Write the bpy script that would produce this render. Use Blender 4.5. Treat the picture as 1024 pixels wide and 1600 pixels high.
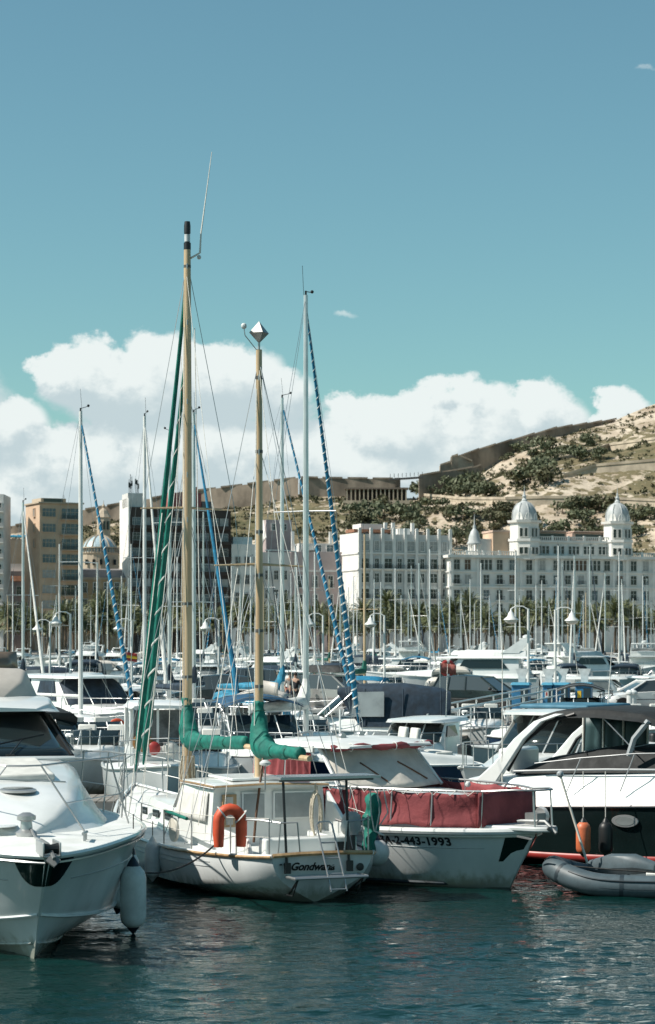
import bpy, bmesh, math, random
from math import sin, cos, pi, radians, atan2, sqrt, exp
from mathutils import Vector, Matrix
random.seed(7)
SC = bpy.context.scene
for o in list(bpy.data.objects): bpy.data.objects.remove(o)
COL = SC.collection
# ---------------------------------------------------------------- camera
F, H, YH = 3400.0, 3.9, 1005.0            # focal length in photo pixels, eye height, horizon row
cam = bpy.data.cameras.new('camera'); camo = bpy.data.objects.new('camera', cam); COL.objects.link(camo)
cam.sensor_fit = 'HORIZONTAL'; cam.sensor_width = 24.0; cam.lens = 24.0*F/1024
cam.shift_y = (YH-800)/1024; cam.clip_start = 1; cam.clip_end = 6000
cam.dof.use_dof = True; cam.dof.focus_distance = 40; cam.dof.aperture_fstop = 4.0
camo.location = (0, 0, H); camo.rotation_euler = (pi/2, 0, 0); SC.camera = camo
# ---------------------------------------------------------------- sun, sky, exposure
SUN = Vector((-0.67, -0.15, 0.73)).normalized()
sd = bpy.data.lights.new('sun', 'SUN'); sd.energy = 4.4; sd.angle = radians(0.5); sd.color = (1, .94, .85)
so = bpy.data.objects.new('sun', sd); COL.objects.link(so); so.location = (-40, -10, 60)
so.rotation_euler = SUN.to_track_quat('Z', 'Y').to_euler()
SC.view_settings.view_transform = 'Standard'; SC.view_settings.look = 'None'
SC.view_settings.exposure = 0.56; SC.view_settings.gamma = 1.0
SKY_STRENGTH = 0.076
SC.cycles.max_bounces = 6; SC.cycles.diffuse_bounces = 3; SC.cycles.glossy_bounces = 4; SC.cycles.transmission_bounces = 2; SC.cycles.volume_bounces = 0
W = bpy.data.worlds.new('World'); SC.world = W; W.use_nodes = True
nt = W.node_tree; nt.nodes.clear()
class NB:
    """tiny helper for node maths"""
    def __init__(s, t): s.t = t
    def n(s, typ, **k):
        o = s.t.nodes.new(typ)
        for a, b in k.items(): setattr(o, a, b)
        return o
    def put(s, sock, v):
        if hasattr(v, 'is_output'): s.t.links.new(v, sock)
        else: sock.default_value = v
    def m(s, op, a, b=None, c=None, clamp=False):
        o = s.n('ShaderNodeMath', operation=op, use_clamp=clamp)
        s.put(o.inputs[0], a)
        if b is not None: s.put(o.inputs[1], b)
        if c is not None: s.put(o.inputs[2], c)
        return o.outputs[0]
    def mapr(s, v, a, b, c=0., d=1., smooth=True):
        o = s.n('ShaderNodeMapRange', interpolation_type='SMOOTHSTEP' if smooth else 'LINEAR')
        s.put(o.inputs[0], v)
        for i, x in zip((1, 2, 3, 4), (a, b, c, d)): s.put(o.inputs[i], x)
        return o.outputs[0]
    def mix(s, f, a, b, typ='MIX'):
        o = s.n('ShaderNodeMix', data_type='RGBA', blend_type=typ)
        s.put(o.inputs[0], f); s.put(o.inputs[6], a); s.put(o.inputs[7], b)
        return o.outputs[2]
    def xyz(s, x, y, z):
        o = s.n('ShaderNodeCombineXYZ')
        for i, v in enumerate((x, y, z)): s.put(o.inputs[i], v)
        return o.outputs[0]
    def noise(s, vec, scale, detail=4, rough=.55, dist=0., col=False):
        o = s.n('ShaderNodeTexNoise'); s.put(o.inputs['Vector'], vec)
        o.inputs['Scale'].default_value = scale; o.inputs['Detail'].default_value = detail
        o.inputs['Roughness'].default_value = rough; o.inputs['Distortion'].default_value = dist
        return o.outputs['Color' if col else 'Fac']
# cumulus bank: puffs at azimuth / elevation, with fractal edges, and a thinner band all round the horizon
PUFFS = [(230,604,150,72,.92),(125,598,78,44,.8),(345,598,100,64,.9),(430,620,70,55,.7),(10,672,72,52,.8),(110,740,150,70,.9),(250,715,200,75,.92),(420,730,190,85,.9),
         (630,690,110,68,.95),(735,676,100,70,.95),(845,664,70,56,.9),(962,662,62,44,.85),(1120,670,110,80,.9),(620,745,300,75,.9),
         (30,790,250,55,.8),(540,492,40,18,.22),(1010,133,60,16,.16),(-160,640,170,90,.9)]
g = bpy.data.node_groups.new('cloud_density', 'ShaderNodeTree')
g.interface.new_socket('u', in_out='INPUT', socket_type='NodeSocketFloat')
g.interface.new_socket('v', in_out='INPUT', socket_type='NodeSocketFloat')
g.interface.new_socket('d', in_out='OUTPUT', socket_type='NodeSocketFloat')
b = NB(g); gi = b.n('NodeGroupInput'); go = b.n('NodeGroupOutput')
U, V = gi.outputs[0], gi.outputs[1]
vec = b.xyz(U, b.m('MULTIPLY', V, 1.25), 0.37)
n1 = b.noise(vec, 36, 7, .60); n2 = b.noise(vec, 9, 3, .5)
Uw = b.m('ADD', U, b.m('MULTIPLY', b.m('SUBTRACT', n1, .5), .032))
Vw = b.m('ADD', V, b.m('MULTIPLY', b.m('SUBTRACT', n1, .5), -.026))
tot = None
for (px, py, rx, ry, a) in PUFFS:
    du = b.m('DIVIDE', b.m('SUBTRACT', Uw, (px-512)/F), rx/F)
    dv = b.m('DIVIDE', b.m('SUBTRACT', Vw, (YH-py)/F), ry/F)
    e = b.m('SUBTRACT', a, b.m('MULTIPLY', b.m('ADD', b.m('MULTIPLY', du, du), b.m('MULTIPLY', dv, dv)), .62))
    tot = e if tot is None else b.m('MAXIMUM', tot, e)
band = b.m('MULTIPLY', b.mapr(V, .03, .10, 1, 0), b.mapr(b.m('ABSOLUTE', U), .17, .3, 0, 1))
gen = b.m('ADD', b.m('MULTIPLY', band, .55), b.m('SUBTRACT', b.m('MULTIPLY', n2, 1.2), 1.0))
tot = b.m('MAXIMUM', tot, gen)
tot = b.m('ADD', tot, b.m('MULTIPLY', b.m('SUBTRACT', n1, .5), .95))
b.put(go.inputs[0], tot)
b = NB(nt)
out = b.n('ShaderNodeOutputWorld'); bg = b.n('ShaderNodeBackground')
sky = b.n('ShaderNodeTexSky', sky_type='NISHITA', sun_disc=False)
sky.sun_elevation = math.asin(SUN.z); sky.sun_rotation = atan2(SUN.x, SUN.y)
sky.air_density = 1.0; sky.dust_density = .6; sky.ozone_density = 1.2; sky.altitude = 0
tc = b.n('ShaderNodeTexCoord'); sep = b.n('ShaderNodeSeparateXYZ'); nt.links.new(tc.outputs['Generated'], sep.inputs[0])
x, y, z = sep.outputs
U = b.m('ARCTAN2', x, y); V = b.m('ARCSINE', z)
def dens(du, dv):
    o = b.n('ShaderNodeGroup'); o.node_tree = g
    b.put(o.inputs[0], b.m('ADD', U, du)); b.put(o.inputs[1], b.m('ADD', V, dv)); return o.outputs[0]
d0 = dens(0, 0); d1 = dens(-.006, .011)
cov = b.mapr(d0, .05, .38); cov = b.m('MULTIPLY', cov, b.mapr(V, -.02, .0))
lit = b.mapr(b.m('SUBTRACT', d0, d1), -.16, .34)
ccol = b.mix(lit, (4.9, 5.9, 6.2, 1), (7.5, 8.1, 8.0, 1))
skyt = b.mix(1.0, sky.outputs[0], (0.74, 1.05, .91, 1), 'MULTIPLY')
b.put(bg.inputs[0], b.mix(cov, skyt, ccol)); bg.inputs[1].default_value = SKY_STRENGTH
nt.links.new(bg.outputs[0], out.inputs[0])

# ---------------------------------------------------------------- helpers
def P(px, py, D): return Vector(((px-512)/F*D, D, H-(py-YH)/F*D))
def tag(o, label=None, cat=None, group=None, kind=None):
    if label: o['label'] = label
    if cat: o['category'] = cat
    if group: o['group'] = group
    if kind: o['kind'] = kind
    return o
def E(name, loc=(0, 0, 0), rz=0, label=None, cat=None, group=None):
    o = bpy.data.objects.new(name, None); COL.objects.link(o); o.empty_display_size = .2
    o.location = loc; o.rotation_euler = (0, 0, rz); return tag(o, label, cat, group)
def link(name, me, parent=None, loc=None, rot=None, scale=None):
    o = bpy.data.objects.new(name, me); COL.objects.link(o); o.parent = parent
    if loc is not None: o.location = loc
    if rot is not None: o.rotation_euler = rot
    if scale is not None: o.scale = scale
    return o
KIDS = {}
def copy_tree(o, parent=None):
    if not KIDS:
        for q in bpy.data.objects:
            if q.parent: KIDS.setdefault(q.parent.name, []).append(q)
    c = o.copy(); COL.objects.link(c); c.parent = parent
    for ch in KIDS.get(o.name, []): copy_tree(ch, c)
    return c
class MB:
    def __init__(s): s.v = []; s.f = []
    def add(s, vs, fs):
        k = len(s.v); s.v += [tuple(p) for p in vs]; s.f += [tuple(i+k for i in f) for f in fs]; return s
    def box(s, c, d, rz=0, ry=0, taper=1.0):
        R = Matrix.Rotation(rz, 3, 'Z') @ Matrix.Rotation(ry, 3, 'Y'); vs = []
        for sx, sy, sz in ((-1,-1,-1),(1,-1,-1),(1,1,-1),(-1,1,-1),(-1,-1,1),(1,-1,1),(1,1,1),(-1,1,1)):
            t = taper if sz > 0 else 1
            vs.append(Vector(c)+R @ Vector((sx*d[0]/2*t, sy*d[1]/2*t, sz*d[2]/2)))
        return s.add(vs, [(0,3,2,1),(4,5,6,7),(0,1,5,4),(1,2,6,5),(2,3,7,6),(3,0,4,7)])
    def tube(s, pts, r, n=6, closed=False, cap=True):
        pts = [Vector(p) for p in pts]; N = len(pts)
        rs = r if isinstance(r, (list, tuple)) else [r]*N
        rings = []; up = None
        for i, p in enumerate(pts):
            if closed: t = pts[(i+1) % N]-pts[i-1]
            else: t = pts[min(i+1, N-1)]-pts[max(i-1, 0)]
            t = t.normalized() if t.length > 1e-9 else Vector((0, 0, 1))
            if up is None: up = Vector((0, 0, 1)) if abs(t.z) < .9 else Vector((1, 0, 0))
            a = t.cross(up)
            if a.length < 1e-4: a = t.orthogonal()
            a.normalize(); c = a.cross(t).normalized(); up = c
            rings.append([p+rs[i]*(cos(2*pi*k/n)*a+sin(2*pi*k/n)*c) for k in range(n)])
        return s.loft(rings, True, (cap, cap), closed)
    def loft(s, rings, ringclosed=True, caps=(True, True), closed=False):
        n = len(rings[0]); vs = [p for r in rings for p in r]; fs = []
        M = len(rings)
        for i in range(M if closed else M-1):
            j = (i+1) % M
            for k in range(n if ringclosed else n-1):
                l = (k+1) % n
                fs.append((i*n+k, i*n+l, j*n+l, j*n+k))
        if not closed and ringclosed:
            if caps[0]: fs.append(tuple(range(n-1, -1, -1)))
            if caps[1]: fs.append(tuple((M-1)*n+k for k in range(n)))
        return s.add(vs, fs)
    def lathe(s, prof, n=12, c=(0, 0, 0), axis='z', sy=1.0):
        rings = []
        for r, h in prof:
            ring = []
            for k in range(n):
                a = 2*pi*k/n; p = (r*cos(a), r*sin(a)*sy, h)
                if axis == 'x': p = (h, r*cos(a), r*sin(a))
                elif axis == 'y': p = (r*cos(a), h, r*sin(a))
                ring.append(Vector(c)+Vector(p))
            rings.append(ring)
        return s.loft(rings)
    def slab(s, pts, t):
        """flat polygon thickened by t along its normal, centred"""
        pts = [Vector(p) for p in pts]; n = len(pts)
        nn = Vector()
        for i in range(n):
            a, c = pts[i], pts[(i+1) % n]; nn += a.cross(c)
        nn.normalize()
        return s.loft([[p-nn*t/2 for p in pts], [p+nn*t/2 for p in pts]])
    def grid(s, rows):
        n = len(rows[0]); fs = []
        for i in range(len(rows)-1):
            for k in range(n-1): fs.append((i*n+k, i*n+k+1, (i+1)*n+k+1, (i+1)*n+k))
        return s.add([p for r in rows for p in r], fs)
    def ball(s, c, r, n=10, m=6):
        if not isinstance(r, (tuple, list)): r = (r, r, r)
        rings = []
        for i in range(m+1):
            a = -pi/2+pi*min(max(i/m, .02), .98)
            rings.append([(c[0]+r[0]*cos(a)*cos(2*pi*k/n), c[1]+r[1]*cos(a)*sin(2*pi*k/n), c[2]+r[2]*sin(a)) for k in range(n)])
        return s.loft(rings)
    def mesh(s, name, mat, smooth=True, angle=35, fix=True):
        me = bpy.data.meshes.new(name); me.from_pydata(s.v, [], s.f)
        if fix:
            bm = bmesh.new(); bm.from_mesh(me); bmesh.ops.recalc_face_normals(bm, faces=bm.faces); bm.to_mesh(me); bm.free()
        me.materials.append(mat)
        if smooth:
            me.shade_smooth()
            if angle: me.set_sharp_from_angle(angle=radians(angle))
        return me
    def build(s, name, mat, parent=None, smooth=True, bevel=0, angle=35, sub=0, fix=True, solid=0):
        o = link(name, s.mesh(name, mat, smooth, angle, fix), parent)
        if solid:
            md = o.modifiers.new('solid', 'SOLIDIFY'); md.thickness = solid; md.offset = 0
        if bevel:
            md = o.modifiers.new('bevel', 'BEVEL'); md.width = bevel; md.segments = 2; md.limit_method = 'ANGLE'; md.angle_limit = radians(40)
        if sub:
            md = o.modifiers.new('sub', 'SUBSURF'); md.levels = md.render_levels = sub
        return o
def lerp(a, b, t): return a+(b-a)*t
def interp(tab, x):
    if x <= tab[0][0]: return tab[0][1]
    for (a, p), (c, q) in zip(tab, tab[1:]):
        if x <= c: return p+(q-p)*(x-a)/(c-a)
    return tab[-1][1]

# ---------------------------------------------------------------- materials
MATS = {}
def M(name, col, rough=.5, metal=0., var=.12, vs=3., bump=0., bs=20., coat=0., spec=.5, vd=5, col2=None, streak=1.0):
    if name in MATS: return MATS[name]
    m = bpy.data.materials.new(name); m.use_nodes = True; t = m.node_tree; b = NB(t)
    p = t.nodes['Principled BSDF']; p.inputs['Roughness'].default_value = rough; p.inputs['Metallic'].default_value = metal
    p.inputs['Specular IOR Level'].default_value = spec
    if coat: p.inputs['Coat Weight'].default_value = coat; p.inputs['Coat Roughness'].default_value = .08
    c = (*col, 1)
    co = b.n('ShaderNodeTexCoord').outputs['Object']
    if streak != 1.0:
        mp = b.n('ShaderNodeMapping'); t.links.new(co, mp.inputs[0]); mp.inputs['Scale'].default_value = (1, 1, streak); co = mp.outputs[0]
    if var:
        f = b.noise(co, vs, vd, .6)
        f = b.mapr(f, .3, .7)
        d = (*col2, 1) if col2 else tuple(v*(1-2*var) for v in col)+(1,)
        b.put(p.inputs['Base Color'], b.mix(f, d, c))
        r = b.m('ADD', b.m('MULTIPLY', f, -.12*rough), rough*1.06); b.put(p.inputs['Roughness'], r)
    else: p.inputs['Base Color'].default_value = c
    if bump:
        bn = b.n('ShaderNodeBump'); bn.inputs['Strength'].default_value = bump; bn.inputs['Distance'].default_value = .02
        b.put(bn.inputs['Height'], b.noise(co, bs, 4, .6)); t.links.new(bn.outputs[0], p.inputs['Normal'])
    MATS[name] = m; return m
gel = M('gelcoat_white', (.78, .79, .77), .22, var=.05, vs=1.3, coat=.4, col2=(.66, .68, .66))
gel2 = M('gelcoat_worn', (.70, .71, .70), .35, var=.1, vs=2.2, streak=.25, col2=(.55, .57, .55))
hullw = M('hull_white', (.66, .68, .68), .25, var=.08, vs=1.1, coat=.3, streak=.3, col2=(.52, .55, .55))
deckm = M('deck_white', (.74, .75, .73), .5, var=.07, vs=3, bump=.1, bs=120, col2=(.60, .61, .58))
cream = M('cream_paint', (.66, .63, .55), .4, var=.1, vs=2)
beige = M('beige_vinyl', (.50, .46, .41), .5, var=.1, vs=2)
greyp = M('grey_paint', (.36, .38, .39), .4, var=.1, vs=2)
black = M('black_hull', (.008, .016, .016), .16, var=.1, vs=2, coat=.4)
blackp = M('black_plastic', (.012, .014, .015), .45, var=.1)
navyh = M('navy_hull', (.012, .03, .075), .2, var=.1, coat=.4)
redst = M('red_stripe', (.34, .035, .03), .4, var=.15, vs=4)
antif = M('dark_antifouling', (.02, .035, .045), .7, var=.3, vs=3)
steel = M('stainless', (.42, .43, .43), .38, .7, var=.05)
alu = M('aluminium_mast', (.66, .67, .67), .32, .55, var=.08, vs=1.5)
mastw = M('white_mast_paint', (.74, .74, .71), .4, var=.08, vs=1.5)
wire = M('wire', (.30, .32, .33), .35, .6, var=0)
wood = M('varnished_wood', (.50, .33, .17), .35, var=.22, vs=7, streak=.08, coat=.4, col2=(.30, .18, .085))
spruce = M('spruce_spar', (.60, .46, .29), .42, var=.2, vs=8, streak=.05, col2=(.40, .28, .16))
woodd = M('dark_wood', (.16, .07, .03), .5, var=.3, vs=6, streak=.2)
rope = M('rope', (.55, .49, .38), .85, var=.25, vs=30)
ropew = M('white_rope', (.72, .70, .64), .8, var=.15, vs=30)
ropek = M('black_rope', (.02, .022, .022), .8, var=.15, vs=30)
green = M('green_canvas', (.0, .17, .125), .75, var=.2, vs=5, bump=.6, bs=11, col2=(.0, .10, .078))
gstrip = M('green_stripe', (.0, .10, .07), .7, var=.15, vs=9)
blue = M('blue_canvas', (.008, .19, .34), .8, var=.2, vs=6, bump=.4, bs=14)
cyan = M('cyan_tarp', (.02, .25, .40), .7, var=.25, vs=5, bump=.6, bs=9)
navy = M('navy_canvas', (.016, .036, .060), .75, var=.25, vs=4, bump=.5, bs=9)
blackc = M('black_canvas', (.016, .019, .020), .75, var=.25, vs=4, bump=.4, bs=9)
maroon = M('maroon_canvas', (.25, .050, .055), .85, var=.2, vs=2.2, bump=.8, bs=7, col2=(.16, .033, .038))
canv = M('pale_canvas', (.60, .56, .50), .85, var=.15, vs=3, bump=.6, bs=7, col2=(.47, .44, .39))
canvw = M('white_canvas', (.70, .70, .66), .85, var=.12, vs=3, bump=.6, bs=7)
glass = M('tinted_glass', (.012, .020, .022), .06, var=0, spec=.6)
glassg = M('grey_acrylic', (.20, .22, .22), .12, var=.15, vs=2, spec=.6)
clearv = M('clear_vinyl', (.36, .39, .39), .15, var=.14, vs=2, bump=.2, bs=6)
orange = M('orange_foam', (.62, .085, .03), .6, var=.12, vs=6, bump=.1, bs=30)
orangef = M('orange_fender', (.66, .17, .07), .45, var=.15, vs=6)
fend = M('fender_white', (.62, .64, .63), .4, var=.12, vs=5, col2=(.48, .50, .49))
fendb = M('fender_cap', (.01, .02, .035), .4, var=0)
rubber = M('grey_rubber', (.075, .105, .12), .5, var=.15, vs=6)
rubberd = M('dark_rubber', (.02, .035, .045), .55, var=.1)
ink = M('lettering_black', (.012, .012, .014), .5, var=0)
pink = M('pinkish_gear', (.5, .15, .12), .7, var=.3, vs=9)
ochrec = M('ochre_canvas', (.35, .18, .06), .8, var=.3, vs=5)
yellow = M('yellow_paint', (.70, .45, .03), .5, var=.05)
teak = M('teak', (.26, .15, .08), .6, var=.3, vs=10, streak=1)
cushion = M('cushion', (.62, .62, .58), .8, var=.1, vs=4, bump=.2, bs=10)
tyre = M('tyre', (.015, .015, .016), .8, var=0)
concrete = M('concrete', (.34, .33, .31), .85, var=.2, vs=.8, bump=.3, bs=8)
plank = M('grey_planks', (.27, .25, .22), .8, var=.25, vs=3, bump=.2, bs=20)

def grime(m, lo=.05, hi=.30, col=(.20, .21, .15), amt=.75):
    """algae and rust scum near the waterline, broken up by noise (object z is height above the water)"""
    t = m.node_tree; b = NB(t); p = t.nodes['Principled BSDF']; src = p.inputs['Base Color'].links[0].from_socket
    co = b.n('ShaderNodeTexCoord').outputs['Object']; sp = b.n('ShaderNodeSeparateXYZ'); t.links.new(co, sp.inputs[0])
    mp = b.n('ShaderNodeMapping'); t.links.new(co, mp.inputs[0]); mp.inputs['Scale'].default_value = (6, 6, .5)
    n = b.noise(mp.outputs[0], 1.5, 5, .65); n2 = b.noise(co, 1.2, 4, .6)
    f = b.m('MULTIPLY', b.mapr(b.m('ADD', sp.outputs[2], b.m('MULTIPLY', b.m('SUBTRACT', n, .5), .5)), lo, hi, 1, 0), amt)
    st = b.m('MULTIPLY', b.m('MULTIPLY', b.mapr(n, .56, .72), b.mapr(n2, .45, .65)), .28)
    b.put(p.inputs['Base Color'], b.mix(b.m('MAXIMUM', f, st), src, (*col, 1)))
grime(hullw); grime(gel2, amt=.5)
from mathutils import noise as MN
# ================================================================ WATER
wm = bpy.data.materials.new('harbour_water'); wm.use_nodes = True; b = NB(wm.node_tree)
p = wm.node_tree.nodes['Principled BSDF']; p.inputs['Base Color'].default_value = (.002, .020, .018, 1)
p.inputs['Roughness'].default_value = .04; p.inputs['IOR'].default_value = 1.33
co = b.n('ShaderNodeTexCoord').outputs['Object']
mp = b.n('ShaderNodeMapping'); wm.node_tree.links.new(co, mp.inputs[0]); mp.inputs['Scale'].default_value = (.55, 1.0, 1)
h1 = b.noise(mp.outputs[0], 2.4, 3, .5, .6); h2 = b.noise(mp.outputs[0], 8.5, 3, .5, .4)
bn = b.n('ShaderNodeBump'); bn.inputs['Strength'].default_value = .7; bn.inputs['Distance'].default_value = .05
b.put(bn.inputs['Height'], b.m('ADD', h1, b.m('MULTIPLY', h2, .75))); wm.node_tree.links.new(bn.outputs[0], p.inputs['Normal'])
rw = random.Random(3); waves = []
for i in range(46):
    lam = 0.2*(1.1/0.2)**(rw.random()); a = rw.gauss(pi/2, .55); k = 2*pi/lam
    waves.append((k*cos(a), k*sin(a), rw.random()*6.28, 0.0034*lam**.95))
def wave_z(X, Y): return sum(A*sin(kx*X+ky*Y+ph) for kx, ky, ph, A in waves)
import numpy as np
xs = np.arange(-9.5, 9.5, .075); ys = np.concatenate([np.arange(17, 38, .06), np.arange(38, 47, .12)])
XX, YY = np.meshgrid(xs, ys); ZZ = np.zeros_like(XX)
for kx, ky, ph, A in waves: ZZ += A*np.sin(kx*XX+ky*YY+ph)
fade = np.clip((9.4-np.abs(XX))/.8, 0, 1)*np.clip((46.5-YY)/3, 0, 1)*np.clip((YY-17)/1, 0, 1)
ZZ *= fade*(.85+.28*np.sin(XX*.55+YY*.9+1)*np.sin(XX*.31-YY*.42)+.2*np.sin(XX*1.3-YY*1.9))
V3 = np.stack([XX, YY, ZZ], -1).reshape(-1, 3); nx, ny = len(xs), len(ys)
idx = np.arange(nx*ny).reshape(ny, nx)
FQ = np.stack([idx[:-1, :-1], idx[:-1, 1:], idx[1:, 1:], idx[1:, :-1]], -1).reshape(-1, 4)
x0, x1, y0, y1 = xs[0], xs[-1], ys[0], ys[-1]
X, Y0, Y1 = 400, -60, 470
verts = V3.tolist(); n0 = len(verts)
verts += [(-X, Y0, 0), (x0, Y0, 0), (x1, Y0, 0), (X, Y0, 0), (-X, y0, 0), (X, y0, 0), (-X, y1, 0), (X, y1, 0), (-X, Y1, 0), (x0, Y1, 0), (x1, Y1, 0), (X, Y1, 0)]
c = [int(idx[0, 0]), int(idx[0, -1]), int(idx[-1, 0]), int(idx[-1, -1])]
q = lambda k: n0+k
faces = FQ.tolist()+[(q(0), q(1), c[0], q(4)), (q(1), q(2), c[1], c[0]), (q(2), q(3), q(5), c[1]), (q(4), c[0], c[2], q(6)), (c[1], q(5), q(7), c[3]),
                     (q(6), c[2], q(9), q(8)), (c[2], c[3], q(10), q(9)), (c[3], q(7), q(11), q(10))]
me = bpy.data.meshes.new('water'); me.from_pydata(verts, [], faces); me.materials.append(wm); me.shade_smooth()
tag(link('water', me), kind='structure')
# ================================================================ GROUND, QUAY, PIER
town = M('town_paving', (.36, .33, .29), .9, var=.2, vs=.3)
mb = MB(); mb.box((0, 1735, .3), (5000, 2540, 2.4)); tag(mb.build('ground', town), kind='structure')
mb = MB(); mb.box((0, 464.5, .2), (800, 8, 2.7)); tag(mb.build('quay', concrete), kind='structure')
PZ = .8
mb = MB(); mb.box((0, 103, PZ-.6), (130, 12.6, 1.2)); tag(mb.build('pier', concrete), kind='structure')
mb = MB(); mb.box((0, 96.9, PZ+.06), (130, .5, .14)); tag(mb.build('pier_kerb', M('kerb_pale', (.6, .58, .54), .8, var=.15)), kind='structure')
mb = MB(); mb.box((0, 97.5, PZ+.004), (130, .35, .012)); tag(mb.build('pier_edge_line', M('rusty_edge', (.38, .16, .11), .8, var=.3)), kind='structure')
# ================================================================ HILL
SKYL = [(-400, 850), (-100, 842), (0, 838), (40, 832), (130, 822), (190, 813), (300, 800), (365, 792), (470, 773), (540, 774), (625, 779), (655, 778), (690, 763), (750, 736), (800, 704), (870, 678), (960, 658), (1024, 632), (1100, 600), (1300, 560), (1700, 590)]
DR = [(-400, 900), (470, 900), (655, 900), (760, 950), (1024, 1000), (1700, 1050)]
D0 = 640.0
def terr(px, t, fine=True):
    Dr = interp(DR, px); zr = H+(YH-interp(SKYL, px))/F*Dr
    tt = min(t, 1.0); D = D0+(Dr-D0)*t
    z = 4+(zr-4)*(tt+.07*sin(tt*pi))
    if px > 500:                                     # terraces cut for the road on the right-hand slope
        k = min(1, (px-500)/160); ledge = .5*sin(tt*2*pi*2.0)/(2*pi*2.0)
        z += (zr-4)*ledge*k*.8*max(0, min(1, (.9-tt)/.25))
    if t > 1: z = zr-(t-1)*70
    X = (px-512)/F*D
    if fine and .02 < t:
        e = min(1, t*4)*(1-.75*max(0, min(1, (t-.85)/.15)))
        z += e*(3.4*MN.fractal(Vector((X*.022, D*.030, .3)), 1, 2.1, 5) + 1.6*abs(MN.noise(Vector((X*.08, D*.05+z*.11, 4.)))))
    return Vector((X, D, z))
rows = []
NT = 84
for j in range(NT+10):
    t = j/NT; rows.append([terr(px, t) for px in range(-400, 1701, 9)])
hm = bpy.data.materials.new('limestone_hill'); hm.use_nodes = True; b = NB(hm.node_tree); p = hm.node_tree.nodes['Principled BSDF']
p.inputs['Roughness'].default_value = .95; p.inputs['Specular IOR Level'].default_value = .1
co = b.n('ShaderNodeTexCoord').outputs['Object']
mp = b.n('ShaderNodeMapping'); hm.node_tree.links.new(co, mp.inputs[0]); mp.inputs['Scale'].default_value = (1, .6, 2.2)
na = b.noise(mp.outputs[0], .05, 6, .65); nb = b.noise(mp.outputs[0], .22, 5, .6); nc = b.noise(co, .012, 3, .5)
rock = b.mix(b.mapr(na, .35, .65), (.32, .255, .19, 1), (.52, .45, .36, 1))
scr = b.mix(b.mapr(nb, .35, .65), (.085, .085, .045, 1), (.17, .14, .085, 1))
f = b.mapr(b.m('ADD', nb, b.m('MULTIPLY', b.m('SUBTRACT', nc, .5), .9)), .46, .56)
b.put(p.inputs['Base Color'], b.mix(f, rock, scr))
bn = b.n('ShaderNodeBump'); bn.inputs['Strength'].default_value = .8; bn.inputs['Distance'].default_value = 1.2
b.put(bn.inputs['Height'], b.m('ADD', na, nb)); hm.node_tree.links.new(bn.outputs[0], p.inputs['Normal'])
tag(MB().grid(rows).build('hill', hm, angle=0, fix=False), kind='structure')
def on_hill(px, py):
    best = None
    for i in range(0, 101):
        t = i/100; v = terr(px, t); y = YH-(v.z-H)/v.y*F
        if y <= py: return v
        best = v
    return best
# rampart walls of the fortress, as thick ribbons with a batter
ramp = M('rampart_stone', (.34, .275, .215), .95, var=.3, vs=.12, bump=.8, bs=.6, streak=.5)
ramp2 = M('rampart_pale', (.42, .35, .27), .95, var=.25, vs=.15, bump=.8, bs=.6)
def ribbon(name, pts, label, mat=ramp, thick=4.0, cat='wall'):
    """pts: (px, top row, bottom row, depth)"""
    mb = MB(); rings = []
    for px, yt, yb, D in pts:
        t = P(px, yt, D); q = P(px, yb, D)
        rings.append([(t.x, D, t.z), (t.x, D-1.2, q.z-6), (t.x, D+thick, q.z-6), (t.x, D+thick, t.z)])
    mb.loft(rings); root = mb.build(name, mat, smooth=False); tag(root, label, cat)
    mb = MB()
    for (a, c) in zip(pts, pts[1:]):
        A, C = P(a[0], a[1], a[3]), P(c[0], c[1], c[3]); n = max(1, int((C-A).length/9))
        for i in range(n):
            q = A.lerp(C, (i+.5)/n); r = (C-A)/n
            mb.box((q.x, q.y+.2, q.z+.25), (r.length*.8, 1.0, .7), ry=-atan2(r.z, r.x))
    mb.build('parapet', mat, root, smooth=False)['kind'] = 'stuff'; return root
ribbon('rampart', [(-60, 835, 850, 905), (60, 815, 835, 905), (130, 797, 818, 900), (300, 768, 795, 896), (466, 746.5, 768, 890)], 'long brown fortress rampart climbing towards the bastion corner')
ribbon('bastion_wall', [(468, 746, 770, 888), (500, 747, 771, 890), (618, 748.5, 775, 892), (626, 749, 777, 894)], 'level stone bastion wall left of the sky gap on the hill', thick=9)
ribbon('fortress_wall', [(655, 743, 772, 890), (690, 738, 764, 895), (740, 731, 752, 902), (752, 727, 745, 904)], 'stone fortress wall rising right of the sky gap')
ribbon('upper_rampart', [(720, 712, 728, 930), (750, 702, 722, 935), (800, 688, 705, 945), (870, 669, 682, 960), (962, 656, 668, 985)], 'upper fortress rampart running along the ridge crest')
ribbon('ruined_wall', [(688, 727, 742, 905), (705, 722, 736, 908), (706, 714, 736, 908), (716, 711, 733, 910), (740, 722, 733, 912)], 'pale broken ruin on the ridge above the fortress wall', ramp2, 6)
A, C = P(610, 746.5, 880), P(660, 743, 880)
br = E('footbridge', (A.x, A.y, A.z), label='thin footbridge spanning the sky gap between the fortress walls', cat='bridge')
MB().box(((C.x-A.x)/2, 0, -.3), (C.x-A.x+1, 2.4, .7), ry=-.07).build('deck', M('bridge_dark', (.07, .07, .07), .7), br)
mb = MB()
for i in range(9): mb.box((i*(C.x-A.x)/8, -1, .7+i*.1), (.2, .2, 1.6))
mb.build('railing', MATS['bridge_dark'], br)['kind'] = 'stuff'
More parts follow.
